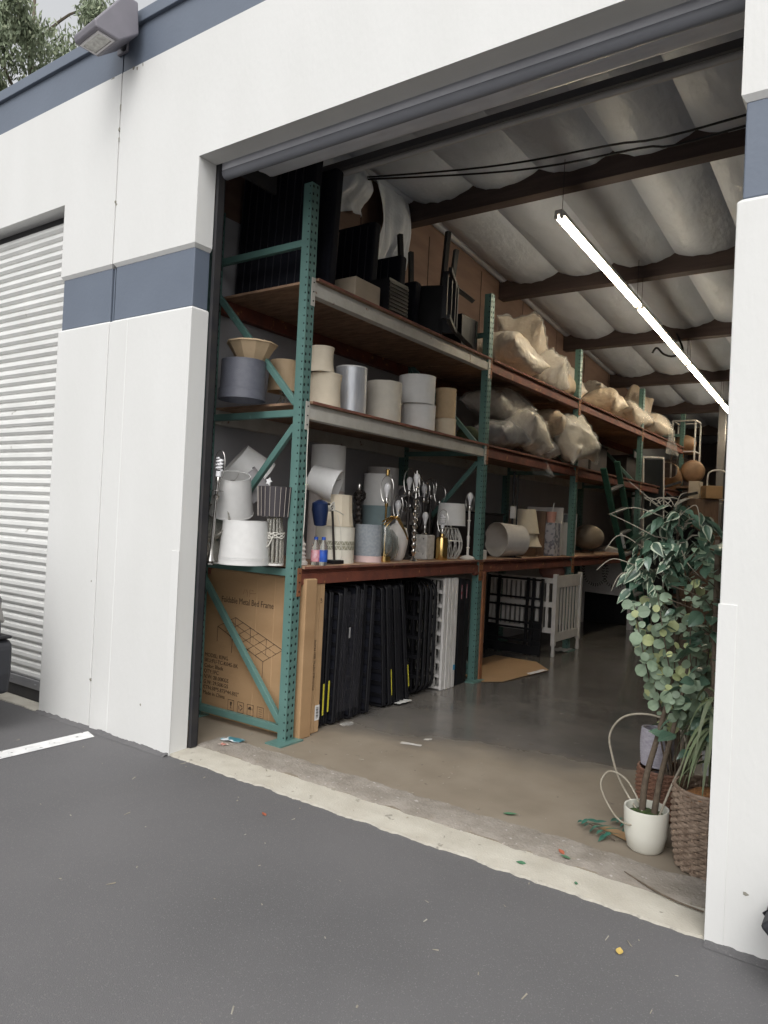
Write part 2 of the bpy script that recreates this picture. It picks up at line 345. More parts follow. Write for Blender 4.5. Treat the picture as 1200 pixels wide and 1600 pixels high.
for (cx, cz, rw, rh) in ((-.845, 4.27, .010, .035), (-.847, 4.12, .012, .018), (-.846, 4.05, .008, .02), (-.852, 3.62, .010, .012), (-.838, 3.60, .012, .010), (-.72, 4.505, .02, .012), (-.68, 4.49, .012, .02), (-.62, 4.50, .008, .016), (-.95, 4.508, .03, .006), (-.9, 1.0, .006, .008), (-.855, .33, .010, .014), (-.30, .26, .008, .012), (3.22, .22, .014, .008), (3.30, .5, .006, .01)):
    MB().prism([(cx+rw*rs.uniform(.5, 1.1)*cos(q*.785), cz+rh*rs.uniform(.5, 1.1)*sin(q*.785)) for q in range(8)], 'Y', -.0008 if cz < 4.5 else -.0002, .03).build('paint_chip', chip_m, B)
# head of the wall over the doors, parapet band, coping
for x0, x1 in ((-9, -.852), (-.838, 9)):
    MB().box(x0, x1, .004, T, 4.513, 4.84).build('painted_band', blue_wall, B)
    MB().box(x0, x1, -.022, T+.1, 4.785 if x0 > -2 else 4.775, 4.87 if x0 > -2 else 4.86).build('coping', blue_wall, B, bev=.005)
MB().box(-.8515, -.8385, .010, T, 3.19, 4.512).build('joint_filler', white_wall, B)
MB().box(-.8515, -.8385, .014, T, 4.513, 4.835).build('joint_filler', blue_wall, B); MB().box(-.8515, -.8385, .024, T, 2.797, 3.166).build('joint_filler', blue_wall, B)
MB().prism([(-9, 3.19), (-4.52, 3.19), (-4.52, 3.7275), (-1.472, 3.7275), (-1.472, 3.19), (-.852, 3.19), (-.852, 4.512), (-9, 4.512)], 'Y', 0, T).build('wall_panel', white_wall, B)
MB().prism([(-.838, 3.19), (0, 3.19), (0, 3.7275), (3.0907, 3.7275), (3.0907, 3.19), (4.58, 3.19), (4.58, 3.7275), (7.65, 3.7275), (7.65, 3.19), (9, 3.19), (9, 4.512), (-.838, 4.512)], 'Y', 0, T).build('wall_panel', white_wall, B)
for x0, x1 in ((-.066, .004), (3.0867, 3.152)):       # painted steel corner guards on both jambs
    MB().box(x0, x1, -.004, .0, .0, 1.265).build('corner_guard', white_wall, B, bev=.0015)
# closed side and back walls, roof
def zc(y): return 4.79-.075*max(0, y-3.23)
MB().box(-.75, -.60, T, 16, -.05, 3.75).build('side_wall', drywall_m, B)
MB().box(-.75, -.602, T, 16, 3.75, 4.9).build('side_wall', ply_m, B)
for k in range(1, 13): MB().box(-.602, -.597, 1.22*k-.004, 1.22*k+.004, 3.75, 4.6).build('plywood_joint', timber_m, B)
MB().box(6.3, 6.45, T, 16, -.05, 4.9).build('side_wall', drywall_m, B)
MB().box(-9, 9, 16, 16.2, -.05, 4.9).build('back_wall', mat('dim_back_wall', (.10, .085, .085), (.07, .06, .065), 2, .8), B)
MB().box(-9, -8.8, T, 16, -.05, 4.9).build('side_wall', white_wall, B); MB().box(8.8, 9, T, 16, -.05, 4.9).build('side_wall', white_wall, B)
MB().prism([(T, 4.83), (3.23, 4.83), (16.2, zc(16.2)+.04), (16.2, zc(16.2)+.13), (3.23, 4.90), (T, 4.90)], 'X', -9, 9).build('roof', timber_m, B)
MB().box(-.6, 6.3, T+.001, T+.3, 4.15, 4.80).build('door_header', drywall_m, B)
BY = [3.23, 5.43, 7.66, 9.9, 12.1, 14.3]
for y in BY: MB().box(-.6, 6.3, y-.07, y+.07, zc(y)-.235, zc(y)+.03).build('roof_beam', timber_m, B, bev=.004)
edges = [-.6, -.49]+[-.49+.675*k for k in range(1, 11)]+[6.29]
def insul(x0, x1, y0, y1, seed, sag=.095):
    nx, ny = 14, 16; mm = MB(); vs = []; fs = []
    for j in range(ny+1):
        v = j/ny; y = y0+(y1-y0)*v
        for i in range(nx+1):
            u = i/nx; x = x0+(x1-x0)*u
            end = min(1, min(v, 1-v)*6+.35)
            s_ = sag*min(1, (x1-x0)/.5)*(sin(pi*u)**.75)*(.9+.3*fr(seed, v*2, 0))
            wr = .016*fr(x*2.2, y*5, seed, 1.6)*min(1, 4*min(u, 1-u))+.010*fr(x*9, y*2.5, seed+4, 1.3)*min(1, 5*min(u, 1-u))+.004*sin(u*26+fr(y, x, seed)*5)*(max(0, 1-min(v, 1-v)*7))*min(1, 5*min(u, 1-u))
            vs.append((x+.02*fr(y*1.5, seed, 3)*(1 if 0 < i < nx else 0), y, zc(y)-.012-s_+wr))
    for j in range(ny):
        for i in range(nx): fs.append((j*(nx+1)+i, j*(nx+1)+i+1, (j+1)*(nx+1)+i+1, (j+1)*(nx+1)+i))
    return mm.add(vs, fs)
ys = [T+.3]+BY+[16]
for b in range(len(ys)-1):
    for k in range(len(edges)-1):
        y0 = ys[b]+(.071 if b else 0); y1 = ys[b+1]-.071
        insul(edges[k], edges[k+1], y0, y1, b*13.7+k*3.1).build('insulation_panel', insul_m, B, smooth=60)
# loose flap of insulation hanging down the side wall in the first bay
def flap(p0, p1, drop, seed, depth=.22):
    nx, ny = 22, 14; vs = []; fs = []; p0 = Vector(p0); p1 = Vector(p1)
    for j in range(ny+1):
        v = j/ny
        for i in range(nx+1):
            u = i/nx; q = p0.lerp(p1, u)
            x = q.x+depth*(.35+.65*sin(pi*min(1, v*1.1)))*(.8+.2*sin(u*9+seed))+.025*sin(u*31+seed+v*3)*v
            z = q.z-drop*v*(.9+.15*sin(u*4+seed)); vs.append((x, q.y+.06*fr(u*3, v*3, seed), z+.02*fr(u*7, v*6, seed)))
    for j in range(ny):
        for i in range(nx): fs.append((j*(nx+1)+i, j*(nx+1)+i+1, (j+1)*(nx+1)+i+1, (j+1)*(nx+1)+i))
    return MB().add(vs, fs)
flap((-.58, 1.55, 4.78), (-.58, 2.35, 4.78), .62, 1.0).build('insulation_flap', insul_m, B, smooth=60)
flap((-.58, 2.55, 4.76), (-.58, 3.12, 4.76), .95, 2.4, .16).build('insulation_flap', insul_m, B, smooth=60)
MB().tube([(-.6, 1.2, 4.072), (6.3, 1.2, 4.10)], .021, 10).build('conduit_pipe', mat('pale_pipe', (.46, .45, .44), None, 6, .45), B, smooth=50)
MB().box(-.6, 6.3, 1.30, 1.35, 4.19, 4.24).build('dark_rail', mat('dull_rail', (.12, .12, .13), None, 5, .6), B)
MB().box(.83, .95, 11.9, 12.02, 0, 4.1).build('steel_column', mat('grey_column', (.22, .21, .21), None, 3, .6), B)

# ------------------------------------------------------------------ doors
# closed roller door of the next unit
def roller_door(x0, x1, label):
    d = thing('roller_door', label, 'roller door', ((x0+x1)/2, .10, 0), 'roller shutter doors along the facade')
    w = (x1-x0)/2-.004; P = .0672
    prof = []
    for t, y in ((0, .012), (.004, .0), (.022, -.010), (.046, -.006), (.054, .006), (.0672, .012)): prof.append((y, t))
    sm = MB(); vs = []; fs = []
    for (y, t) in prof: vs += [(-w, y, t), (w, y, t)]
    for (y, t) in reversed(prof): vs += [(-w, y+.004, t), (w, y+.004, t)]
    n = len(prof)*2
    for k in range(n): k2 = (k+1) % n; fs.append((k*2, k*2+1, k2*2+1, k2*2))
    me = sm.add(vs, fs).mesh('slat', doorw_m)
    for k in range(52): place('slat', me, d, loc=(0, 0, .175+P*k))
    MB().box(-w, w, -.018, .02, .105, .174).build('bottom_bar', dbar_m, d, bev=.004)
    MB().box(-w, w, -.008, .015, .016, .104).build('rubber_seal', guide_m, d)
    for k in range(9): MB().lathe([(.009, 0), (.009, .004), (.004, .007)], 8, (-w+.2+k*.33, -.018, .14), Matrix(((1, 0, 0), (0, 0, -1), (0, 1, 0)))).build('bolt', dbar_m, d)
    MB().box(-w, w, .03, .06, 3.665, 3.9).build('head_seal', guide_m, d)
    return d
roller_door(-4.52, -1.472, 'closed white ribbed roller door behind the dark parked car')
roller_door(4.58, 7.65, 'closed white ribbed roller door right of the open doorway')
MB()
# the open doorway: curtain wound up on its drum
D = thing('rolled_up_door', 'roller door wound up on its drum above the open doorway', 'roller door', (1.545, .4, 3.95), 'roller shutter doors along the facade')
prof = []; n = 40
dr = MB(); vs = []; fs = []
for k in range(n):
    t = 2*pi*k/n; r = .205+.006*(1 if k % 4 < 2 else -1)*.8; vs += [(-1.44, .05+r*cos(t), .036+r*sin(t)), (1.50, .05+r*cos(t), .036+r*sin(t))]
for k in range(n): k2 = (k+1) % n; fs.append((2*k, 2*k+1, 2*k2+1, 2*k2))
fs += [tuple(range(0, 2*n, 2)), tuple(range(2*n-1, 0, -2))]
dr.add(vs, fs).build('wound_curtain', steel_m, D, smooth=40)
MB().tube([(-1.545, .05, .036), (1.6, .05, .036)], .05, 12).build('axle', black_m, D, smooth=50)
MB().box(-1.53, 1.53, -.235, -.21, -.25, .20).build('curtain_edge', steel_m, D)
MB().tube([(-1.52, -.20, -.262), (1.52, -.20, -.262)], .036, 12).build('bottom_bar', mat('grey_blue_bar', (.24, .25, .28), None, 6, .45), D, smooth=50)
MB().box(-1.52, 1.52, -.165, -.145, -.235, -.15).build('rubber_seal', guide_m, D)
for sx in (-1, 1): MB().box(sx*1.545-.012, sx*1.545+.012, -.18, .28, -.2, .30).build('end_bracket', guide_m, D)
for sx, x in ((-1, -1.545), (1, 1.552)):
    MB().box(x, x+.026, -.255, -.205, -3.93, .1).build('guide_rail', guide_m, D)
    MB().box(x+.002, x+.016, -.2045, -.19, -3.93, .1).build('guide_lip', black_m, D)
MB().box(1.18, 1.30, -.14, -.06, -.20, -.10).build('latch_box', black_m, D)

# wall floodlight at the panel joint
F = thing('wall_floodlight', 'taupe wedge-shaped floodlight fixed on the blue parapet at the panel joint', 'floodlight', (-.84, .0, 4.70)); F.scale = (.9, .9, .9)
MB().box(-.06, .06, -.02, .003, -.07, .07).build('wall_plate', bronzeL_m, F, bev=.006)
Mr = Euler((radians(0), radians(-4), radians(-3))).to_matrix()
hb = MB(); base = Vector((.12, -.02, -.02))
pf = [(-.37, -.165), (-.385, -.115), (-.15, .215), (-.04, .215), (-.03, -.03), (-.19, -.165)]
vs = [base+Mr @ Vector((sx*.145, y, z)) for sx in (-1, 1) for (y, z) in pf]; n = len(pf)
hb.add(vs, [tuple(range(n-1, -1, -1)), tuple(range(n, 2*n))]+[(i, (i+1) % n, n+(i+1) % n, n+i) for i in range(n)])
hb.build('housing', bronzeL_m, F, bev=.012)
lb = MB(); lb.obox(base+Mr @ Vector((0, -.28, -.166)), (.21, .105, .008), Mr); lb.build('lens', lens_m, F)
lf = MB()
for dx, dy, w, h in ((0, -.058, .236, .013), (0, .058, .236, .013), (-.1115, 0, .013, .103), (.1115, 0, .013, .103)): lf.obox(base+Mr @ Vector((dx, -.28+dy, -.168)), (w, h, .014), Mr)
lf.build('lens_frame', mat('pale_frame', (.62, .60, .60), None, 6, .4), F)
sb = MB(); sb.tube([(.0, -.01, -.02), (.04, -.04, -.05), (.10, -.075, -.045)], .024, 10); sb.build('swivel_arm', guide_m, F, smooth=50)

# ------------------------------------------------------------------ strip lights
def strip_light(y0, y1, z0, z1, label, first=None):
    if first: return dup(first, (1.2, y0, z0), label, rot=(math.atan2(z1-z0, y1-y0), 0, 0))
    L = sqrt((y1-y0)**2+(z1-z0)**2)
    t = thing('strip_light', label, 'strip light', (1.2, y0, z0), 'fluorescent strip lights hung in a row', (math.atan2(z1-z0, y1-y0), 0, 0))
    MB().prism([(-.036, .022), (.036, .022), (.034, .06), (-.034, .06)], 'Y', 0, L).build('housing', lampw_m, t)
    for s in (-1, 1):
        MB().tube([(s*.025, .03, .006), (s*.025, L-.03, .006)], .0115, 8).build('tube', tube_m, t, smooth=50)
        for y in (.02, L-.02): MB().box(s*.025-.014, s*.025+.014, y-.014, y+.014, -.008, .021).build('socket', lampw_m, t)
    for y in (.08, L-.08): MB().tube([(0, y, .06), (0, y-.02, .62)], .0025, 4).build('hanging_wire', black_m, t)
    return t
L1 = strip_light(2.84, 5.25, 4.158, 4.03, 'nearest of the lit twin-tube strip lights, just behind the first roof beam')
strip_light(5.27, 7.68, 4.025, 3.875, 'lit twin-tube strip light joined to the far end of the nearest one', L1)
strip_light(7.70, 10.11, 3.872, 3.72, 'third lit twin-tube strip light along the row under the far beams', L1)
strip_light(10.13, 12.54, 3.718, 3.57, 'farthest lit twin-tube strip light of the row, deep in the warehouse', L1)

def cable(name, label, pts, r=.008, m=black_m, cat='cable', seg=6):
    P = [Vector(p) for p in pts]; out = []
    for i in range(len(P)-1):
        p0 = P[max(i-1, 0)]; p1 = P[i]; p2 = P[i+1]; p3 = P[min(i+2, len(P)-1)]
        for k in range(6):
            t = k/6; out.append(.5*((2*p1)+(p2-p0)*t+(2*p0-5*p1+4*p2-p3)*t*t+(3*p1-p0-3*p2+p3)*t**3))
    out.append(P[-1]); o = MB().tube(out, r, seg).build(name, m, smooth=60)
    return tag(o, label, cat)
def spline(pts, n=6):
    P = [Vector(p) for p in pts]; out = []
    for i in range(len(P)-1):
        p0 = P[max(i-1, 0)]; p1 = P[i]; p2 = P[i+1]; p3 = P[min(i+2, len(P)-1)]
        for k in range(n):
            t = k/n; out.append(.5*((2*p1)+(p2-p0)*t+(2*p0-5*p1+4*p2-p3)*t*t+(3*p1-p0-3*p2+p3)*t**3))
    out.append(P[-1]); return out
cable('overhead_cable', 'upper of two black cables strung across in front of the first roof beam', [(-.6, 2.2, 4.63), (.83, 2.2, 4.395), (1.82, 2.2, 4.315), (2.69, 2.2, 4.282), (6.3, 2.2, 4.5)])
cable('overhead_cable', 'lower of two black cables sagging in front of the first roof beam', [(-.6, 2.2, 4.615), (1.06, 2.2, 4.31), (2.05, 2.2, 4.238), (2.70, 2.2, 4.21), (6.3, 2.2, 4.45)])
cable('cable_loop', 'black cable end curling below a far roof beam', [(1.05, 7.58, 4.30), (1.15, 7.55, 4.05), (1.03, 7.55, 3.98), (.9, 7.55, 4.02), (.80, 7.55, 4.12), (.74, 7.55, 4.05)], .016)

# ------------------------------------------------------------------ pallet rack
R = thing('pallet_rack', 'green upright pallet rack with chipped and rusty beams along the left wall', 'pallet rack')
FY = [.634, 3.27, 5.72, 8.50, 11.2]                    # front faces of the frames
XF = (.311, .381); XR = (-.60, -.53)
def punched(P0, U, V, w, pitch, n, cols, N, hole, shift):
    # a sheet w wide and n*pitch tall with a column of real holes; P0 corner, U across, V up, N inward
    P0, U, V, N = Vector(P0), Vector(U), Vector(V), Vector(N); m = MB(); K = 8
    cw = w/len(cols)
    for ci, cx in enumerate(cols):
        u0, u1 = ci*cw, (ci+1)*cw
        for k in range(n):
            v0, v1 = k*pitch, (k+1)*pitch; vc = v0+pitch*(.5+shift*ci)
            vc = min(max(vc, v0+hole*1.5), v1-hole*1.5)
            sq = [(u1, (v0+v1)/2), (u1, v1), ((u0+u1)/2, v1), (u0, v1), (u0, (v0+v1)/2), (u0, v0), ((u0+u1)/2, v0), (u1, v0)]
            rg = [(cx+hole*cos(2*pi*q/K), vc+hole*(1.35 if sin(2*pi*q/K) > .1 else 1)*sin(2*pi*q/K)) for q in range(K)]
            vs = [P0+U*a_+V*b_ for a_, b_ in sq]+[P0+U*a_+V*b_ for a_, b_ in rg]+[P0+U*a_+V*b_+N*.003 for a_, b_ in rg]
            fs = [(q, (q+1) % K, K+(q+1) % K, K+q) for q in range(K)]+[(K+q, K+(q+1) % K, 2*K+(q+1) % K, 2*K+q) for q in range(K)]
            m.add(vs, fs)
    return m
H = 3.72; NH = 73; PT = H/NH
def upright_mesh():
    m = punched((-.07, 0, 0), (1, 0, 0), (0, 0, 1), .07, PT, NH, [.053], (0, 1, 0), .0062, 0)
    m2 = punched((0, 0, 0), (0, 1, 0), (0, 0, 1), .078, PT, NH, [.018, .058], (-1, 0, 0), .0098, .10)
    m.add(m2.v, m2.f)
    m.box(-.07, -.067, .003, .078, 0, H)               # far flange of the channel
    m.box(-.067, -.045, .075, .078, 0, H); m.box(-.025, -.003, .075, .078, 0, H)
    m.box(-.040, -.036, .02, .024, 0, H)
    return m.mesh('upright', [green_m])
UM = upright_mesh()
shade_core = MB().box(-.062, -.008, .010, .072, .0, H).mesh('upright_shade_core', black_m)  # black filler in the hollow channel, stands for the shade behind the holes
base = MB().box(-.085, .055, -.10, .12, .018, .028).mesh('base_plate', green_m)
for i, y in enumerate(FY):
    for xr in (XF[1], XR[1]):
        u = place('upright', UM, R, loc=(xr, y, .02)); place('shade_core', shade_core, u)
        place('base_plate', base, R, loc=(xr, y, 0))
    for z in ((.09, 1.135, 2.205, 3.35) if i < 2 else (2.205, 3.35)): MB().box(XR[1]+.001, XF[0]-.001, y+.018, y+.056, z-.024, z+.024).build('brace', green_m, R, bev=.004)
    for (za, zb) in (((3.11, 2.27), (1.22, 2.12), (1.03, .13)) if i < 2 else ((3.11, 2.27),)): MB().bar((XR[1]+.012, y+.037, za), (XF[0]-.012, y+.037, zb), .044, .034, (0, 1, 0)).build('brace', green_m, R, bev=.004)
LV = {'low': 1.055, 'mid': 2.17, 'top': 3.00}          # underside of the front beams
def beam(y0, y1, z, x0, x1, m, h=.105, name='beam'):
    return MB().prism([(x0, z), (x1, z), (x1, z+h*.70), (x1-.018, z+h*.70), (x1-.018, z+h), (x0, z+h)] if name == 'beam' else [(x0, z), (x1, z), (x1, z+h), (x0, z+h)], 'Y', y0, y1).build(name, m, R, bev=.003)
def hook(y, z, m, side):                                # connector plate on the upright's side face
    h = MB().box(XF[1]+.0015, XF[1]+.006, y, y+.04, z-.075, z+.115).build('beam_hook', m, R, bev=.002)
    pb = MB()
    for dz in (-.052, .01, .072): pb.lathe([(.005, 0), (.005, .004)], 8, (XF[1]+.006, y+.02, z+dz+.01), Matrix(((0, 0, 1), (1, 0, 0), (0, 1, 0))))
    pb.build('dark_hole_disc', black_m, h)  # black discs in place of the plate's dark open holes
for b in range(4):
    y0, y1 = FY[b]+.079, FY[b+1]-.001
    for lv, z in LV.items():
        if lv == 'top': m = beamw_m if b == 0 else rust_m
        elif lv == 'mid': m = beamw_m if b == 0 else rust_m
        else: m = rust_m
        beam(y0, y1, z, .315, .379, m); beam(y0, y1, z, -.595, -.535, beamw_m if lv == 'mid' else rust_m, name='rear_beam')
        hm = orange_m if lv == 'low' else (beamw_m if b == 0 else orange_m)
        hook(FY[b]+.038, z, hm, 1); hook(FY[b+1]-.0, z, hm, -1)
        # two loose boards per level lie on the beams
        ym = (y0+y1)/2
        for ya, yb in ((FY[b]+.10, ym-.004), (ym+.004, FY[b+1]+.06)):
            MB().box(-.585, .392, ya, yb, z+.106, z+.124).build('shelf_board', [osb_m], R, bev=.002)
        MB().box(.3925, .3945, FY[b]+.10, FY[b+1]+.06, z+.1065, z+.1235).build('board_edge', osbedge_m, R)
MB().box(.335, .395, 3.352, 3.41, .02, 1.06).build('support_post', orange_m, R, bev=.006)
MB().tube(spline([(.365, 3.38, .9), (.365, 3.36, 1.0), (.365, 3.30, 1.045), (.365, 3.2, 1.05)]), .02, 8).build('corner_bracket', rust_m, R, smooth=50)
ZL, ZM, ZT = 1.055+.1245, 2.17+.1245, 3.00+.1245       # board tops
cable('hanging_cord', 'thin pale cord dangling down the nearest rack upright', [(.392, .70, 2.1), (.396, .695, 1.9), (.393, .705, 1.75), (.398, .70, 1.55), (.394, .70, 1.4)], .0035, twine_m, 'cord', 5)

# ------------------------------------------------------------------ lampshades
GS = 'lampshades stored on the rack'
def shade(label, loc, rb, rt, h, m, rot=(0, 0, 0), bell=0.0, trim=None, seg=40, facets=0, spider=True, flare=0.0):
    t = thing('lampshade', label, 'lampshade', loc, GS, rot); N = 10; o = []; 
    def R_(z): q = z/h; return rb+(rt-rb)*q - bell*sin(pi*q)*rb + flare*(1-q)**3*rb
    zs = [h*i/N for i in range(N+1)]
    pr = [(R_(z), z) for z in zs]+[(R_(z)-.004, z) for z in reversed(zs)]
    MB().lathe(pr, facets or seg, close=True).build('fabric', m, t, smooth=None if facets else 40)
    for z in (0, h):
        r = R_(z); zz = max(.0, z-.010) if z else 0
        MB().lathe([(r+.0015, zz), (r+.0015, zz+.010), (r-.005, zz+.010), (r-.005, zz)], facets or seg, close=True).build('trim', trim or m, t, smooth=40)
    MB().add([(R_(z)*cos(q)*1.004, R_(z)*sin(q)*1.004, z) for q in (seg*.37-.02, seg*.37+.02) for z in zs], [(i, i+1, N+2+i, N+1+i) for i in range(N)]).build('seam', trim or m, t)
    if spider:
        s = MB(); z = h-.03
        for k in range(3): s.tube([(0, 0, z-.01), (R_(z)*.6*cos(k*2.094), R_(z)*.6*sin(k*2.094), z-.01), ((R_(z)-.004)*cos(k*2.094), (R_(z)-.004)*sin(k*2.094), z+.012)], .002, 5)
        s.lathe([(.02, z-.013), (.02, z-.007), (.013, z-.007), (.013, z-.013)], 14, close=True); s.build('spider', chrome_m, t)
    return t
# middle shelf
shade('lower charcoal drum lampshade at the left end of the middle shelf', (-.10, .555, ZM), .162, .160, .07, charf_m, spider=False)
shade('tall charcoal drum lampshade set on another charcoal drum by the door jamb', (-.10, .560, ZM+.0705), .158, .152, .20, charf_m)
shade('tan flared panelled lampshade lying upside down on the charcoal drums', (-.09, .62, ZM+.271), .095, .178, .135, tanf_m, facets=10, spider=False)
t = thing('table_lamp', 'small lamp with a beige drum shade on a criss-cross crystal tripod', 'table lamp', (-.12, .985, ZM), 'table lamps kept on the rack')
MB().lathe([(.120, .13), (.105, .36), (.101, .36), (.116, .13)], 36, close=True).build('lamp_shade', tanf_m, t, smooth=40)
tb = MB()
for k in range(6): a_ = k*pi/3; tb.tube([(.075*cos(a_), .075*sin(a_), 0), (-.03*cos(a_+.5), -.03*sin(a_+.5), .14)], .006, 6)
tb.build('crystal_base', glass_m, t, smooth=40); MB().tube([(0, 0, .09), (0, 0, .30)], .009, 8).build('stem', chrome_m, t, smooth=40)
shade('lower cream bell lampshade standing right behind the front upright', (.20, 1.085, ZM), .122, .118, .255, creamf_m, bell=.07, flare=-.02)
shade('upper cream bell lampshade stacked on a wider cream bell shade', (.20, 1.03, ZM+.256), .098, .088, .185, creamf_m, bell=.10)
shade('tall glossy silver drum lampshade with a white rim', (.17, 1.425, ZM), .122, .120, .375, silverf_m, trim=whitef_m)
shade('wide plain cream drum lampshade beside the silver drum', (.15, 1.89, ZM), .150, .146, .345, mat('ivory_fabric', (.66, .62, .54), None, 20, .75, bump=.12, bscale=240))
shade('lower of two white drum lampshades stacked on the middle shelf', (.17, 2.395, ZM), .152, .153, .235, whitef_m)
shade('upper of two white drum lampshades stacked on the middle shelf', (.17, 2.36, ZM+.2355), .158, .160, .245, whitef_m)
shade('small cream drum lampshade under the tan one', (.20, 2.825, ZM), .095, .095, .175, creamf_m)
shade('tan drum lampshade on top of a small cream one', (.20, 2.81, ZM+.1755), .092, .094, .275, tanf_m)
shade('narrow white drum lampshade half hidden behind the tan one', (.06, 3.10, ZM), .075, .075, .47, whitef_m)
tag(MB().ball((.1, 3.44, ZM+.1), .10, 14, 10, (1.2, 1, 1)).build('green_bundle', mat('olive_cloth', (.05, .065, .03), (.03, .04, .02), 14, .9, bump=.8, bscale=40), smooth=60), 'small dark olive bundle behind the second upright', 'bundle')
# low shelf
shade('white drum lampshade with a narrow base ring at the left end of the low shelf', (.08, .475, ZL+.045), .168, .148, .245, mat('soft_white_fabric', (.60, .595, .585), None, 20, .75, bump=.12, bscale=240))
shade('flat white drum ring under the leftmost white lampshade', (.08, .475, ZL), .170, .169, .044, MATS['soft_white_fabric'], spider=False)
shade('white lampshade tipped over on top of the leftmost white drum', (-.09, .50, ZL+.335), .150, .115, .27, MATS['soft_white_fabric'], rot=(radians(14), radians(16), 0))
shade('big pale lampshade lying on its side behind the dark wire drum', (-.33, .985, ZL+.58), .185, .15, .24, whitef_m, rot=(radians(40), radians(-35), 0))
shade('grey lampshade leaning behind the tipped white one', (-.20, .82, ZL+.44), .155, .13, .2, dkgrey_m, rot=(radians(30), radians(-20), 0))
shade('tallest white drum lampshade at the back of the low shelf', (-.15, 1.585, ZL+.55), .142, .138, .365, whitef_m)
shade('white drum lampshade under the tallest white one', (-.15, 1.585, ZL), .145, .143, .549, mat('shaded_ivory_fabric', (.66, .60, .57), None, 20, .75), spider=False)
shade('white cup-shaped lampshade tipped on its side over a cream shade', (.0, 1.21, ZL+.635), .098, .128, .215, whitef_m, rot=(0, radians(108), radians(26)))
shade('cream panelled bell lampshade on the white shade with a triangle border', (.13, 1.365, ZL+.272), .138, .118, .24, creamf_m, facets=12, bell=.03)
bs = shade('white drum lampshade with a cut-out triangle border, beside the soda bottles', (.15, 1.343, ZL), .149, .148, .27, mat('warm_white_fabric', (.74, .71, .62), None, 20, .75))
zz = MB(); n = 22
for row, (za, zb) in enumerate(((.135, .165), (.10, .13))):
    for k in range(n):
        a0 = 2*pi*k/n; am = a0+pi/n; a1 = a0+2*pi/n; r = .1505
        up = (k+row) % 1 == 0
        zz.add([(r*cos(a0+.03), r*sin(a0+.03), za if row == 0 else zb), (r*cos(a1-.03), r*sin(a1-.03), za if row == 0 else zb), (r*cos(am)*1.004, r*sin(am)*1.004, zb if row == 0 else za)], [(0, 1, 2)])
        zz.add([(r*cos(am+.03), r*sin(am+.03), zb if row == 0 else za), (r*cos(am+2*pi/n-.03), r*sin(am+2*pi/n-.03), zb if row == 0 else za), (r*cos(a1)*1.004, r*sin(a1)*1.004, za if row == 0 else zb)], [(0, 1, 2)])
zz.build('triangle_border', mat('olive_cutouts', (.34, .33, .25), None, 20, .8), bs)
shade('grey linen drum lampshade on a pale pink base', (.20, 1.705, ZL+.05), .109, .108, .245, lineng_m)
shade('pale pink ring lampshade under the grey linen drum', (.20, 1.705, ZL), .111, .111, .049, pinkf_m, spider=False)
shade('white drum lampshade behind the gold harp lamp', (-.10, 2.22, ZL+.46), .125, .123, .275, whitef_m)
shade('blue-grey drum lampshade under a white one behind the gold harp lamp', (-.10, 2.22, ZL+.13), .122, .125, .329, bluegrey_m)
shade('large white drum lampshade farthest back by the wall', (-.33, 2.62, ZL+.40), .150, .145, .425, mat('grey_white_fabric', (.60, .58, .57), None, 20, .75))
shade('grey drum lampshade carrying the large white one by the wall', (-.33, 2.62, ZL), .150, .150, .399, dkgrey_m, spider=False)
shade('off-white cone lampshade behind the crystal lamp', (-.40, 3.02, ZL+.30), .16, .10, .38, mat('grey_white_fabric', (.6, .58, .57)))
shade('pale grey round lampshade facing the aisle, behind the crystal column lamp', (-.06, 2.64, ZL+.45), .132, .085, .17, dkgrey_m, rot=(radians(78), 0, radians(38)), seg=44)
shade('darker grey lampshade tilted above the round pale grey one', (-.14, 2.80, ZL+.56), .12, .08, .15, mat('dark_grey_fabric', (.20, .195, .205), None, 20, .8), rot=(radians(60), 0, radians(60)))

# ------------------------------------------------------------------ lamps
GL = 'table lamps kept on the rack'
def harp(m, z, w, h, r=.0022):
    pts = [(0, 0, z)]
    for k in range(17):
        q = pi*k/16; pts.append((-w*cos(q)*(1 if True else 1)*(.55+.45*sin(q)**.5 if 0 < k < 16 else .35), 0, z+h*(sin(q)**.8 if True else 0)*(1 if 0 < k < 16 else 0)))
    # rounded oval loop
    loop = [(w*.35*sgn, 0, z) for sgn in ()]
    lp = []
    for k in range(21):
        q = -pi/2+.35+(2*pi-.7)*k/20 if False else None
    for k in range(25):
        q = -.5*pi+.30+(2*pi-.60)*k/24
        lp.append((w*cos(q)*(1.0+.12*sin(q)), 0, z+h*.5+h*.5*sin(q)))
    return m.tube(lp, r, 5)
def bulb(m, z, r=.028):
    return m.lathe([(.011, z), (.012, z+.02), (.016, z+.035), (r, z+.07), (r*1.02, z+.085), (r*.8, z+.105), (r*.4, z+.117), (.0001, z+.12)], 14)
def spiral(m, z, r=.02, h=.08):
    pts = [(r*cos(k*.55), r*sin(k*.55), z+h*k/44) for k in range(45)]
    m.tube(pts, .0065, 6); return m.lathe([(.018, z-.04), (.019, z-.005), (.001, z-.004)], 12)
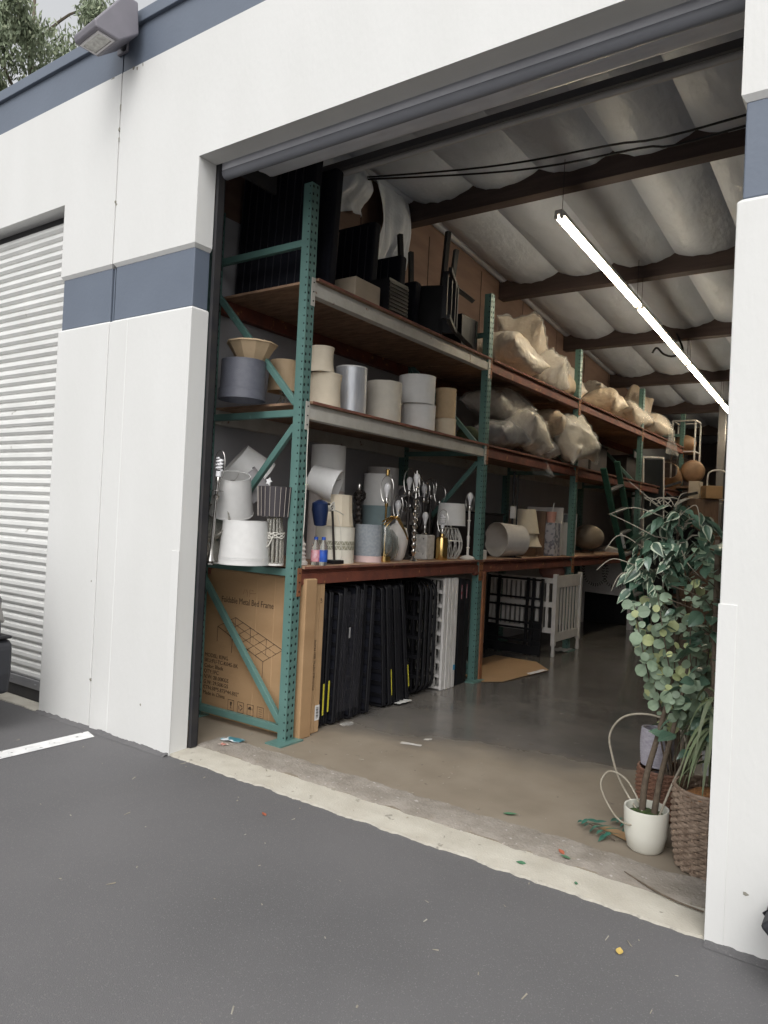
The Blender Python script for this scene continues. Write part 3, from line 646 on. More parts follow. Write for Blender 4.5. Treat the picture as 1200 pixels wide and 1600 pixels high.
def lamp(label, loc, prof, m, hz=None, kind='bulb', hw=.06, hh=.2, rot=(0, 0, 0), finial=None, harp_m=None, seg=24, name='table_lamp', bulb_on=True):
    t = thing(name, label, 'table lamp', loc, GL, rot); top = prof[-1][1]
    MB().lathe(prof, seg).build('lamp_base', m, t, smooth=40)
    MB().lathe([(.012, top-.002), (.015, top+.008), (.015, top+.045), (.011, top+.05)], 14).build('socket', harp_m or chrome_m, t, smooth=40)
    if bulb_on: b = MB(); (bulb if kind == 'bulb' else spiral)(b, top+.05 if kind == 'bulb' else top+.09); b.build('light_bulb', bulb_m, t, smooth=50)
    if hh:
        h = MB(); harp(h, top+.0, hw, hh); h.build('harp', harp_m or chrome_m, t, smooth=60)
        if finial: MB().lathe([(.004, top+hh), (.016, top+hh+.004), (.017, top+hh+.05), (.012, top+hh+.055)], 14).build('finial', finial, t, smooth=40)
    return t
cs = [(.055, 0), (.055, .008), (.03, .02), (.016, .06), (.010, .11), (.012, .2), (.009, .34), (.009, .42), (.02, .43), (.022, .445), (.010, .455), (.012, .47), (.045, .476), (.045, .479), (.010, .483), (.010, .52)]
lamp('tall silver candlestick lamp with a spiral bulb inside a wide bare harp by the jamb', (-.02, .27, ZL), cs, chrome_m, kind='spiral', hw=.05, hh=.22, rot=(0, radians(4), 0))
# ribbed glass lamp with dark wire-banded shade
t = thing('table_lamp', 'ribbed glass lamp wound with cord under a dark shade with vertical wires', 'table lamp', (.21, .615, ZL), GL)
for k in range(14): a_ = 2*pi*k/14; MB().tube([(.066*cos(a_), .066*sin(a_), .012), (.062*cos(a_), .062*sin(a_), .17), (.042*cos(a_), .042*sin(a_), .33)], .0085, 6).build('glass_rib', smoke_m, t, smooth=50)
MB().lathe([(.072, 0), (.072, .012), (.02, .014)], 24).build('lamp_base', ceram_m, t, smooth=40)
MB().tube([(0, 0, .01), (0, 0, .42)], .008, 8).build('stem', chrome_m, t, smooth=40)
MB().lathe([(.113, .325), (.124, .525), (.121, .525), (.110, .325)], 36, close=True).build('lamp_shade', mat('dark_shade', (.035, .030, .035), None, 20, .6), t, smooth=40)
for k in range(22): a_ = 2*pi*k/22; MB().tube([(.1155*cos(a_), .1155*sin(a_), .327), (.1265*cos(a_), .1265*sin(a_), .523)], .0018, 4).build('wire', mat('pale_wire', (.40, .36, .32), None, 20, .5), t)
cw = MB()
for k in range(4): cw.tube(spline([(.07*cos(q*.8+k), .07*sin(q*.8+k), .20+.02*sin(q*2+k)) for q in range(9)]), .004, 5)
cw.tube(spline([(.05, -.06, .2), (.03, -.085, .13), (-.03, -.085, .10), (-.07, -.07, .05), (-.02, -.09, .09), (.02, -.08, .16)]), .005, 5)
cw.build('cord', twine_m, t, smooth=60)
st = MB(); sp = []
for k in range(10): q = 2*pi*k/10; sp.append((.028*(1 if k % 2 == 0 else .5)*cos(q), .028*(1 if k % 2 == 0 else .5)*sin(q)))
st.prism([(x+.02, z+.555) for x, z in sp], 'Y', -.10, -.09); st.build('paper_tag', paper_m, t)
# stacked glass ring behind
for k in range(5): 
    pass
gr = thing('glass_bowl', 'ribbed smoky glass lamp bowl on its side behind the leftmost white drum', 'glass shade', (-.10, .385, ZL+.26), None, (radians(70), 0, radians(20)))
MB().lathe([(.03, -.06), (.09, -.03), (.115, .03), (.118, .07), (.114, .07), (.11, .03), (.085, -.025)], 28, close=False).build('bowl', smoke_m, gr, smooth=40)
for k in range(4): MB().lathe([(.116-.006*k, .07-.03*k), (.121-.006*k, .065-.03*k), (.116-.006*k, .06-.03*k)], 28, close=True).build('rim', smoke_m, gr, smooth=40)
tag(MB().lathe([(.03, 0), (.06, .01), (.06, .11), (.05, .14), (.02, .16), (.018, .2), (.028, .21), (.001, .215)], 20, (-.12, .36, ZL)).build('glass_jar', smoke_m, smooth=40), 'squat smoky glass jar at the foot of the candlestick lamp', 'jar')
tp = [(.05, 0), (.05, .02), (.035, .03), (.04, .05), (.028, .06), (.036, .075), (.024, .09), (.036, .105), (.026, .12), (.034, .14), (.02, .16), (.014, .2), (.012, .45)]
lamp('white turned spindle lamp close behind the front upright', (.24, .86, ZL), tp, ceram_m, hh=0)
for dx, y, lm, lab, capm in ((.0, .935, plastic_red, 'clear plastic bottle with a red label on the low shelf edge', plastic_blue), (.035, .975, plastic_blue, 'clear plastic bottle with a blue label on the low shelf edge', plastic_blue)):
    t = thing('plastic_bottle', lab, 'bottle', (.31+dx, y, ZL), 'soda bottles on the low shelf edge')
    MB().lathe([(.028, 0), (.032, .012), (.032, .10), (.030, .13), (.015, .165), (.013, .185), (.001, .187)], 18).build('bottle_body', glass_m, t, smooth=40)
    MB().lathe([(.0325, .025), (.0328, .026), (.0328, .105), (.0325, .106)], 18).build('bottle_label', lm, t, smooth=40)
    MB().lathe([(.015, .178), (.015, .198), (.001, .199)], 12).build('cap', capm, t, smooth=40)
t = thing('desk_lamp', 'dark bent desk lamp with a navy head and coiled pale cord', 'table lamp', (.26, 1.20, ZL), GL)
MB().box(-.05, .05, -.065, .065, 0, .028).build('lamp_base', black_m, t, bev=.006)
MB().tube(spline([(0, .01, .028), (-.005, -.01, .22), (-.01, -.03, .40), (-.01, -.055, .43), (-.01, -.10, .435), (-.01, -.15, .425)]), .0085, 8).build('stem', bronze_m, t, smooth=50)
MB().lathe([(.045, -.09), (.06, .02), (.055, .07), (.02, .09), (.016, .09), (.05, .065), (.055, .02), (.041, -.09)], 24, (-.01, -.165, .37), Euler((radians(12), radians(6), 0)).to_matrix()).build('lamp_head', navy_m, t, smooth=40)
cc = MB()
for k in range(3): cc.tube(spline([(.03*cos(q)+.01, -.115+.055*sin(q*1.1+k), .415+.035*sin(q*1.7+k*2)) for q in range(8)]), .0035, 5)
cc.tube(spline([(.02, -.08, .39), (.03, -.02, .385), (.03, .06, .36)]), .0035, 5); cc.tube(spline([(.02, .0, .36), (.03, .03, .25), (.025, .05, .14), (.03, .06, .06), (.02, .055, .03)]), .0022, 4)
cc.build('cord', twine_m, t, smooth=60)
bp = [(.05, 0), (.05, .015), (.02, .03)]
for k in range(12): z = .05+.045*k; bp += [(.009, z-.014), (.024 if k % 3 else .03, z+.004), (.009, z+.022)]
lamp('black beaded column lamp between the cream bell shade and the white drum', (.12, 1.66, ZL), bp, bronze_m, hh=0, bulb_on=False)
t = thing('table_lamp', 'black lamp with an openwork ring finial above the grey linen drum', 'table lamp', (-.02, 1.86, ZL), GL)
MB().lathe([(.06, 0), (.05, .03), (.04, .25), (.02, .34), (.012, .36), (.012, .46)], 20).build('lamp_base', bronze_m, t, smooth=40)
MB().lathe([(.014, 0), (.018, .02), (.018, .09), (.012, .13)], 12, (-.04, -.06, .38)).build('socket', chrome_m, t, smooth=40)
ro = MB()
for q in range(5): ro.tube([(.05*cos(k*.52), .05*sin(k*.52)*cos(q*.63), .53+.05*sin(k*.52)*sin(q*.63)) for k in range(12)], .005, 5, closed=True)
ro.build('ring_finial', bronze_m, t, smooth=50)
gp = [(.075, 0), (.075, .05), (.03, .055), (.014, .07), (.010, .10)]
t = lamp('gold lamp with a clear glass body, bare bulb and tall harp near the shelf edge', (.25, 1.86, ZL), [(.055, 0), (.055, .045), (.018, .05), (.008, .07), (.008, .44), (.014, .45), (.014, .47)], gold_m, hw=.062, hh=.225, finial=gold_m, harp_m=chrome_m)
MB().lathe([(.02, .05), (.06, .09), (.075, .16), (.05, .25), (.012, .34), (.009, .34), (.046, .25), (.071, .16), (.056, .09), (.016, .053)], 24, close=True).build('glass_body', glass_m, t, smooth=40)
for k in range(3): tag(MB().tube(spline([(.27, 1.78+.03*k, ZL+.32-.02*k), (.30, 1.90+.02*k, ZL+.37), (.31, 2.00+.02*k, ZL+.30-.01*k), (.30, 2.10+.015*k, ZL+.22-.02*k)]), [.003]+[.007]*17+[.002], 6).build('gold_blade', gold_m, smooth=60), ['uppermost curved gold leaf blade across the vase', 'middle curved gold leaf blade across the vase', 'lowest curved gold leaf blade across the vase'][k], 'ornament', 'curved gold leaf blades')
lamp('rounded white ceramic lamp with a bare bulb and thin harp', (.13, 2.21, ZL), [(.055, 0), (.075, .03), (.098, .14), (.10, .21), (.085, .27), (.045, .30), (.02, .315), (.018, .345)], ceram_m, hw=.05, hh=.21)
cp = [(.035, 0), (.02, .02), (.008, .04)]
for k in range(9): z = .075+.055*k; cp += [(.010, z-.026), (.026, z), (.010, z+.026)]
cp += [(.010, .58)]
lamp('crystal ball column lamp with a bare bulb right of the white ceramic lamp', (.27, 2.27, ZL), cp, chrome_m, hh=.14, hw=.03, finial=chrome_m)
gl = thing('glass_orb', 'clear glass orb lamp body beside the gold lamp base', 'glass orb', (.17, 2.03, ZL))
MB().lathe([(.03, 0), (.07, .03), (.095, .11), (.08, .2), (.03, .26), (.028, .26), (.076, .2), (.091, .11), (.066, .033), (.026, .004)], 26, close=True).build('glass_body', glass_m, gl, smooth=40)
t = lamp('square white textured lamp with a bare socket bulb', (.15, 2.63, ZL), [(.02, .22), (.03, .23), (.014, .24), (.014, .26)], chrome_m, hh=0)
MB().box(-.07, .07, -.07, .07, 0, .222).build('square_body', mat('speckled_white', (.60, .58, .55), (.42, .41, .39), 30, .7, spots=((.10, .09, .09), 40, .66), bump=.5, bscale=60), t, bev=.01)
lamp('gold bottle lamp with a spiral bulb and oval harp', (.27, 2.74, ZL), [(.052, 0), (.055, .01), (.055, .18), (.045, .205), (.02, .215), (.018, .235)], gold_m, kind='spiral', hw=.055, hh=.22, harp_m=chrome_m)
t = thing('table_lamp', 'round white wire lattice lamp under a white drum shade beside the second upright', 'table lamp', (.15, 3.10, ZL), GL)
wr = [MB() for _ in range(3)]
def gr_(z): return .062+.055*sin(pi*min(1, max(0, z/.30))**.85)
for k in range(14):
    for s in (-1, 1): MB().tube([(gr_(z)*cos(2*pi*k/14+s*z*1.6*(1 if z < .3 else 1)), gr_(z)*sin(2*pi*k/14+s*z*1.6), z) for z in [.006+.28*q/9 for q in range(10)]], .0036, 5).build('wire', lampw_m, t, smooth=60)
for z in (.006, .17, .29): MB().tube([(gr_(z)*cos(q*.2618), gr_(z)*sin(q*.2618), z) for q in range(24)], .0045, 5, closed=True).build('wire_hoop', lampw_m, t, smooth=60)
MB().lathe([(.138, .315), (.128, .525), (.124, .525), (.134, .315)], 40, close=True).build('lamp_shade', whitef_m, t, smooth=40)
MB().tube([(0, 0, .28), (0, 0, .5)], .008, 8).build('stem', lampw_m, t)
lamp('slim candlestick lamp on a white saucer base at the right end of the low shelf', (.29, 3.20, ZL), [(.07, 0), (.075, .012), (.05, .03), (.012, .04), (.012, .10), (.018, .11), (.010, .12), (.014, .22), (.009, .23), (.012, .36), (.018, .37), (.009, .38), (.010, .47)], ceram_m, hh=.16, hw=.045)
dk = [[(.06, 0), (.06, .02), (.03, .04), (.05, .12), (.055, .2), (.03, .3), (.015, .33), (.02, .36), (.012, .40), (.012, .50)],
      [(.05, 0), (.05, .02), (.02, .04), (.014, .1), (.028, .15), (.014, .2), (.028, .26), (.014, .32), (.022, .38), (.012, .44), (.012, .56)],
      [(.07, 0), (.07, .015), (.02, .03), (.06, .1), (.02, .18), (.05, .26), (.018, .33), (.012, .36), (.012, .52)]]
for k, (x, y, q, lab) in enumerate([(.10, 2.42, 1, 'dark beaded lamp with a tall harp behind the crystal column lamp'), (-.06, 3.05, 1, 'dark lamp with a narrow harp behind the square white lamp'),
        (-.25, 3.05, 0, 'dark urn lamp farthest back under the rear beam'), (.02, 2.80, 2, 'dark stacked-disc lamp behind the gold bottle lamp'),
        (-.16, 3.17, 2, 'dark stacked-disc lamp behind the white lattice lamp'), (.06, 3.02, 0, 'dark urn lamp left of the white drum shade on wire'), (-.3, 3.2, 1, 'dark spindle lamp against the wall beside the second upright')]):
    lamp(lab, (x, y, ZL), dk[q], bronze_m, hw=.06, hh=.24 if k % 2 == 0 else .2, harp_m=chrome_m, bulb_on=k in (0, 3))

# ------------------------------------------------------------------ cartons with print
def text(s, size, M, parent, m=ink_m, name='lettering', align='LEFT'):
    c = bpy.data.curves.new(name, 'FONT'); c.body = s; c.size = size; c.align_x = align; c.extrude = .0004; c.resolution_u = 2
    o = bpy.data.objects.new(name, c); COL.objects.link(o); bpy.context.view_layer.update()
    me = bpy.data.meshes.new_from_object(o); bpy.data.objects.remove(o); bpy.data.curves.remove(c)
    me.materials.clear(); me.materials.append(m)
    p = place(name, me, parent, kind='stuff'); p.matrix_local = M; return p
def onface(x, y, z): return Matrix.Translation((x, y, z)) @ Matrix.Rotation(pi/2, 4, 'X')       # reads from -Y
def onside(x, y, z): return Matrix.Translation((x, y, z)) @ Matrix.Rotation(pi/2, 4, 'Z') @ Matrix.Rotation(pi/2, 4, 'X') @ Matrix.Rotation(pi/2, 4, 'Z')
C1 = thing('cardboard_box', 'large flat carton printed Foldable Metal Bed Frame behind the green frame', 'carton', (0, .745, .0185), 'flat bed frame cartons')
MB().box(-.585, .405, 0, .115, 0, 1.075).build('carton_body', card_m, C1, bev=.006)
MB().box(-.575, .395, .0015, .1135, 1.0755, 1.0775).build('top_flap', card2_m, C1); MB().box(-.05, -.044, -.0015, .0, .0, 1.07).build('crease', card2_m, C1)
MB().box(.12, .126, -.0018, .0, .0, 1.07).build('crease', card2_m, C1)
text('Foldable Metal Bed Frame', .062, onface(-.405, -.0012, .845), C1).scale.x = .80
for k, s in enumerate(['MODEL: KING', 'SKU:FU-TC-K045-BK', 'Color: Black', 'QTY:1PC', 'N.W: 28.00KGS', 'G.W: 29.50KGS', 'CTN:38*5.875*44.882"', 'Made in China']):
    text(s, .040, onface(-.555, -.0012, .425-.040*k), C1)
lg = MB()
for pts in ([(-.16, .93), (-.15, .955), (-.14, .93), (-.145, .905)], [(-.12, .905), (-.12, .955), (-.09, .955), (-.09, .945)], [(-.12, .93), (-.06, .935)], [(-.17, .955), (-.185, .92)]):
    lg.tube([(x, -.001, z) for x, z in pts], .0018, 4)
lg.build('emblem', mat('faint_print', (.25, .15, .08), rough=.8), C1)
bed = MB()
def bedp(u, v): return (-.43+.47*u+.20*v*.9, -.001, .66-.19*u+.085*v+.02*u*v)
for k in range(7): bed.tube([bedp(k/6, 0), bedp(k/6, 1)], .0016, 4)
for k in range(4): bed.tube([bedp(0, k/3), bedp(1, k/3)], .0016 if 0 < k < 3 else .0026, 4)
for k in range(0, 7, 2):
    for v in (0, 1): x, y, z = bedp(k/6, v); bed.tube([(x, y, z), (x, y, z-.11)], .002, 4)
bed.build('bed_drawing', ink_m, C1)
for k in range(4):
    x0 = -.285+.098*k; ic = MB()
    z0 = .075+.0*k
    for a_, b_ in (((0, 0), (.06, 0)), ((.06, 0), (.06, .075)), ((.06, .075), (0, .075)), ((0, .075), (0, 0))): ic.tube([(x0+a_[0], -.001, z0+a_[1]), (x0+b_[0], -.001, z0+b_[1])], .0018, 4)
    if k == 0: ic.prism([(x0+.02, z0+.06), (x0+.04, z0+.06), (x0+.036, z0+.036), (x0+.032, z0+.032), (x0+.032, z0+.02), (x0+.04, z0+.016), (x0+.02, z0+.016), (x0+.028, z0+.02), (x0+.028, z0+.032), (x0+.024, z0+.036)], 'Y', -.0012, 0)
    if k == 1:
        for q in range(3):
            a_ = q*2.094+.5; ic.tube([(x0+.03+.02*cos(a_), -.001, z0+.038+.02*sin(a_)), (x0+.03+.02*cos(a_+1.5), -.001, z0+.038+.02*sin(a_+1.5))], .003, 4)
    if k == 2:
        ic.prism([(x0+.03+.022*cos(pi*q/8), z0+.040+.022*sin(pi*q/8)) for q in range(9)], 'Y', -.0012, 0); ic.tube([(x0+.03, -.001, z0+.04), (x0+.03, -.001, z0+.015), (x0+.036, -.001, z0+.015)], .0014, 4)
    if k == 3:
        for q in range(4): ic.tube([(x0+.016, -.001, z0+.014+.015*q), (x0+.044, -.001, z0+.014+.015*q)], .0014, 4)
    ic.tube([(x0, -.001, z0-.014), (x0+.058, -.001, z0-.014)], .0014, 4); ic.build('handling_icon', ink_m, C1)
C2 = thing('cardboard_box', 'second flat carton on edge with printed side and a white barcode label', 'carton', (0, .875, .0185), 'flat bed frame cartons')
MB().box(-.55, .372, 0, .11, 0, 1.04).build('carton_body', card2_m, C2, bev=.006); MB().box(.3725, .3735, .055, .058, 0, 1.035).build('crease', card_m, C2)
text('FOLDABLE METAL BED FRAME', .026, onside(.3728, .040, .30), C2)
text('UP', .03, onside(.3728, .085, .90), C2)
bl = MB().box(.3725, .3735, .060, .108, .085, .19).build('barcode_label', paper_m, C2); bb = MB(); z = .10
for k in range(11): bb.box(.3736, .3742, .072, .098, z, z+.002+.003*(k*7 % 3)/2); z += .0072
bb.build('bars', black_m, bl)

# ------------------------------------------------------------------ folded bed frames under the low shelf
GB = 'folded metal bed frames standing under the low shelf'
def bed_frame(label, loc, m, w=.80, h=.98, rot=(0, 0, 0), legs=5, rnd=.022, name='folded_bed_frame', slats=9, d=.046):
    t = thing(name, label, 'bed frame', loc, GB, rot)
    def loop(y, inset, r=.013):
        p = []
        for cx, cz, a0 in ((w-inset-rnd, h-inset-rnd, 0), (inset+rnd, h-inset-rnd, 90), (inset+rnd, inset+rnd, 180), (w-inset-rnd, inset+rnd, 270)):
            for q in range(5): a_ = radians(a0+22.5*q); p.append((cx+rnd*cos(a_)-w, y, cz+rnd*sin(a_)))
        return MB().tube(p, r*.8, 6, closed=True)
    loop(0, .013).build('tube_frame', m, t, smooth=60); loop(d-.022, .016).build('tube_frame', m, t, smooth=60)
    for k in range(slats):
        z = h*(k+1)/(slats+1); MB().box(-w+.03, -.015, -.004, .004, z-.015, z+.015).build('slat', m, t)
    for k in range(2 if legs else 9): x = -w*(k+1)/(3 if legs else 10); MB().box(x-.007, x+.007, .006, .02, .03, h-.03).build('cross_bar', m, t)
    if legs: MB().box(-w+.03, -.03, .0045, .0058, .03, h-.03).build('mesh_panel', blackmat_m, t)
    if legs:
        for k in range(2): MB().box(-.014-.05*k, .006-.05*k, .004+.012*k, .013+.012*k, .02, h*(.80+.1*k)).build('leg', m, t)
    b = MB()
    for z in (.12, .17): b.lathe([(.007, 0), (.007, .004), (.003, .006)], 8, (-.004, d/2-.01, z+.05), Matrix(((0, 0, 1), (1, 0, 0), (0, 1, 0))))
    b.build('bolt', chrome_m, t); return t
f0 = bed_frame('black folded bed frame nearest the cartons, marked by a yellow strip', (.345, 1.03, .02), black_m)
labs = ['second black folded bed frame from the cartons, also with a yellow strip', 'third black folded bed frame from the cartons', 'fourth black folded bed frame from the cartons, sleeved in dark film', 'fifth black folded bed frame from the cartons, with a small white tag', 'sixth black folded bed frame from the cartons', 'seventh black folded bed frame from the cartons', 'eighth black folded bed frame from the cartons', 'ninth black folded bed frame, last of the upright first stack']
frames = [f0]; HS = [1.0, .985, 1.02, .99, 1.03, 1.0, 1.04, 1.02]
for k, l in enumerate(labs): frames.append(dup(f0, (.345+.014*((k*5) % 3-1), 1.10+.068*k, .02), l, rot=(radians(-1.0-.5*(k % 3)), 0, radians((k*7) % 5-2)), scale=(1, 1, HS[k])))
for k, l in enumerate(['first black bed frame of the leaning second stack', 'second black bed frame of the leaning stack, with a thin yellow strip', 'third black bed frame of the leaning stack', 'fourth black bed frame of the leaning stack', 'fifth black bed frame of the leaning stack', 'last black bed frame of the leaning stack, with a broken yellow strip']):
    frames.append(dup(f0, (.345+.012*(k % 2)-.006*(k == 3), 1.83+.064*k, .02), l, rot=(radians(6+k*.6), 0, radians(2-k % 3)), scale=(1, 1, 1.0+.01*(k % 3))))
fw_ = bed_frame('first black round-cornered bed frame left of the white frames', (.335, 2.34, .02), black_m, rnd=.11, legs=0, slats=5, h=1.0)
for k, l in enumerate(['second black round-cornered bed frame left of the white frames', 'third black round-cornered bed frame left of the white frames', 'fourth black round-cornered bed frame touching the white frames']): dup(fw_, (.34, 2.42+.075*k, .02), l)
ww = bed_frame('nearest of the white round-cornered bed frames', (.35, 2.70, .02), cribw_m, rnd=.022, legs=0, h=1.0, slats=7)
for dy in (.0, .024): MB().box(-.016, .008, dy-.010, dy+.010, .0, 1.0).build('side_rail', cribw_m, ww, bev=.003)
for k, l in enumerate(['second of the white round-cornered bed frames', 'third of the white round-cornered bed frames', 'farthest of the white round-cornered bed frames, with a blue tape mark']): w_ = dup(ww, (.355, 2.765+.06*k, .02), l)
MB().box(-.012, .016, .0, .026, .16, .205).build('blue_tape', mat('blue_tape', (.05, .25, .42), None, 9, .5), w_)
for k, (l, y) in enumerate([('flat black carton between the white bed frames and the second upright', 2.985), ('farther flat black carton against the second upright', 3.10)]):
    t = thing('flat_carton', l, 'carton', (.0, y, .0185), 'flat black cartons under the low shelf'); MB().box(-.48, .35-.01*k, 0, .085, 0, .985-.01*k).build('carton_body', black_m, t, bev=.004); MB().box(.351-.01*k, .352-.01*k, .02, .03, .80, .93).build('label_strip', plastic_red, t)
# strips and tags are fixed on the frames
for fr_, x, z0, z1, w in ((frames[0], .018, .10, .32, .012), (frames[1], .018, .11, .33, .012), (frames[10], .018, .10, .31, .006), (frames[14], .018, .13, .31, .008)):
    MB().box(x-.004, x, .0, .0+w, z0, z1).build('yellow_strip', yellow_m, fr_)
MB().box(.017, .019, .0, .016, .62, .70).build('white_tag', paper_m, frames[4])
sl_ = MB(); vs = []; fs = []
for j in range(13):
    for i in range(17): u = i/16; v = j/12; vs.append((.022+.012*fr(u*5, v*6, 3), -.01+.26*u, .10+.86*v+.01*fr(u*4, 3, v)))
for j in range(12):
    for i in range(16): fs.append((j*17+i, j*17+i+1, (j+1)*17+i+1, (j+1)*17+i))
sl_.add(vs, fs).build('film_sleeve', mat('smoky_film', (.05, .05, .06), None, 9, .22, alpha=.35, bump=.7, bscale=25), frames[2], smooth=60)
def scrap(name, label, pts, z, m, cat, cr=.012, seed=1, n=7):
    m_ = MB(); vs = []; fs = []; a_, b_, c_, d_ = [Vector((*p, 0)) for p in pts]
    for j in range(n+1):
        for i in range(n+1):
            u, v = i/n, j/n; q = a_.lerp(b_, u).lerp(d_.lerp(c_, u), v); q.z = z+cr*(.5+.5*fr(u*3+seed, v*3, seed))*(1 if True else 0); q.x += .15*(b_-a_).length*fr(v*3, seed, u*2)*.5; q.y += .1*(d_-a_).length*fr(u*3, seed+5, v); vs.append(q)
    for j in range(n):
        for i in range(n): fs.append((j*(n+1)+i, j*(n+1)+i+1, (j+1)*(n+1)+i+1, (j+1)*(n+1)+i))
    o = m_.add(vs, fs).build(name, m, smooth=60); return tag(o, label, cat)
scrap('plastic_scrap', 'crumpled clear plastic at the foot of the leaning black bed frames', [(.24, 1.93), (.40, 1.97), (.40, 2.15), (.26, 2.14)], .021, mat('pale_film', (.62, .62, .60), None, 20, .3), 'plastic scrap', .035)
scrap('plastic_scrap', 'small clear plastic scrap below the yellow-striped bed frame', [(.38, 1.18), (.47, 1.2), (.46, 1.30), (.39, 1.3)], .021, film_m, 'plastic scrap', .02, 4)
scrap('snack_wrapper', 'crumpled teal and white wrapper on the floor by the left jamb', [(.06, .36), (.19, .39), (.20, .47), (.07, .45)], .022, mat('wrapper_print', (.58, .62, .64), (.05, .20, .25), 14, .35, detail=1, lo=.45, hi=.52), 'wrapper', .03, 8)
scrap('snack_wrapper', 'small crumpled red wrapper in front of the teal one', [(.11, .29), (.16, .30), (.17, .335), (.12, .33)], .022, mat('red_wrapper', (.45, .20, .16), (.6, .5, .45), 30, .5, detail=1, lo=.45, hi=.55), 'wrapper', .02, 9)
scrap('paper_scrap', 'white torn paper scrap on the floor beside the flat cardboard', [(.62, 3.95), (.68, 3.9), (.72, 4.25), (.67, 4.28)], .028, paper_m, 'paper scrap', .02, 3)
scrap('paper_scrap', 'pale paper and plastic heap under the white crib end', [(.25, 5.5), (.42, 5.5), (.42, 5.8), (.25, 5.8)], .022, mat('dim_paper', (.40, .40, .42), None, 9, .6), 'paper scrap', .03, 6)
for k, (x, y, l) in enumerate([(.94, 1.16, 'long flat white paint chip on the slab edge of the dusty floor'), (1.02, 1.33, 'small white chip just beyond the long paint chip')]):
    scrap('floor_chip', l, [(x, y), (x+.14-.1*k, y+.04), (x+.13-.1*k, y+.075), (x-.01, y+.04)], .0185, mat('white_chip', (.5, .48, .45), None, 20, .8), 'paint chip', .004, 2+k)

# ------------------------------------------------------------------ crib, cardboard sheet, headboard, ladder
t = thing('baby_crib', 'white slatted baby crib standing under the rusty low shelf of the second bay', 'crib', (.415, 5.15, .0185))
def crib_panel(p0, p1, h0, h1, ns, par, legs=True):
    p0 = Vector(p0); p1 = Vector(p1); d = (p1-p0).normalized()
    for p in (p0, p1):
        MB().lathe([(.02, 0), (.026, .02), (.018, .10), (.024, .13)], 10, (p.x, p.y, 0)).build('foot', cribw_m, par, smooth=40)
        MB().obox((p.x, p.y, .13+(h1-.13)/2), (.05, .05, h1-.13)).build('post', cribw_m, par, bev=.004)
    MB().bar(p0+Vector((0, 0, h1-.09)), p1+Vector((0, 0, h1-.09)), .024, .14).build('rail', cribw_m, par)
    MB().bar(p0+Vector((0, 0, h0)), p1+Vector((0, 0, h0)), .024, .10).build('rail', cribw_m, par)
    for k in range(ns): q = p0.lerp(p1, (k+1)/(ns+1)); MB().obox((q.x, q.y, (h0+h1-.1)/2), (.012, .04, h1-h0-.1), Matrix.Rotation(math.atan2(d.y, d.x)-pi/2, 3, 'Z')).build('slat', cribw_m, par)
def railbar(): pass
crib_panel((0, 0, 0), (0, .80, 0), .22, .96, 7, t); crib_panel((-.80, .0, 0), (-.001, -.0, 0), .30, .90, 11, t) if False else None
for z in (.30, .60, .88): MB().box(-.82, -.026, -.012, .012, z-.03, z+.03).build('rail', cribw_m, t)
for k in range(12): MB().box(-.79+.062*k, -.755+.062*k, -.008, .008, .33, .85).build('slat', cribw_m, t)
MB().box(-.84, -.8, -.02, .02, .05, .93).build('post', cribw_m, t)
t = thing('black_rack_frame', 'black folded metal grid frame leaning in front of the white crib', 'metal frame', (.30, 5.04, .02), None, (radians(-2), 0, 0))
for x in (-.70, -.56, -.19, -.12, -.01): MB().box(x-.016, x+.016, -.012, .012, 0, .90).build('upright_bar', black_m, t)
for z in (.06, .16, .30, .37, .56, .66, .88): MB().box(-.70, .0, -.018, -.006, z-(.05 if z < .1 else .012), z+(.05 if z < .1 else .012)).build('cross_bar', black_m, t)
MB().box(-.16, -.03, .014, .02, .02, .40).build('panel', black_m, t); MB().box(-.70, -.58, .014, .02, .02, .32).build('panel', black_m, t)
t = thing('cardboard_sheet', 'flat sheet of cardboard lying on the floor in front of the black grid frame', 'cardboard', (0, 0, .0195))
MB().add([(-.1, 3.55, .004), (.46, 3.30, .004), (.60, 3.45, .004), (.64, 3.75, .010), (.70, 4.35, .004), (.42, 4.68, .004), (-.1, 4.7, .004)], [(0, 1, 2, 3, 4, 5, 6)]).build('sheet', card_m, t)
tag(MB().ball((.20, 5.55, .99), .15, 16, 10, (1, 1.3, .75)).build('pink_bag', mat('pink_cloth', (.36, .17, .14), (.28, .13, .11), 8, .6, bump=.6, bscale=20), smooth=60), 'dusty pink cloth bundle lying on top of the crib', 'bundle')
tag(MB().prism([(-.06, 0), (.05, 0), (.13, .30), (.11, .34), (.06, .30)], 'X', .10, .115).build('white_board', cribw_m, loc=(.14, 5.98, .90)), 'curved white board standing up behind the crib end', 'board')
hb_ = thing('headboard', 'grey upholstered headboard on legs with ringed nailhead trim', 'headboard', (.40, 8.28, .0185), None, (0, 0, radians(-16)))
wd = .97; poly = [(-wd, .50), (-.0, .50), (.0, 1.02), (-.08, 1.14), (-.35, 1.23), (-wd/2, 1.26), (-wd+.35, 1.23), (-wd+.08, 1.14), (-wd, 1.02)]
MB().prism(poly, 'Y', 0, .07).build('padded_panel', headb_m, hb_, bev=.012)
for x in (-wd, -.075): MB().box(x, x+.075, .0, .07, 0, .499).build('leg', headb_m, hb_, bev=.006)
nl = MB()
for cx in (-.30, -wd+.30):
    for ring in (.22, .245):
        for q in range(34): a_ = 2*pi*q/34; nl.obox((cx+ring*cos(a_)*(.95), -.003, .86+ring*sin(a_)), (.026, .008, .010), Matrix.Rotation(-a_+.6*(1 if ring > .23 else -1), 3, 'Y'))
nl.build('nailheads', stud_m, hb_, kind='stuff')
ld = thing('step_ladder', 'green fibreglass ladder leaning against the far rack', 'ladder', (0, 0, 0))
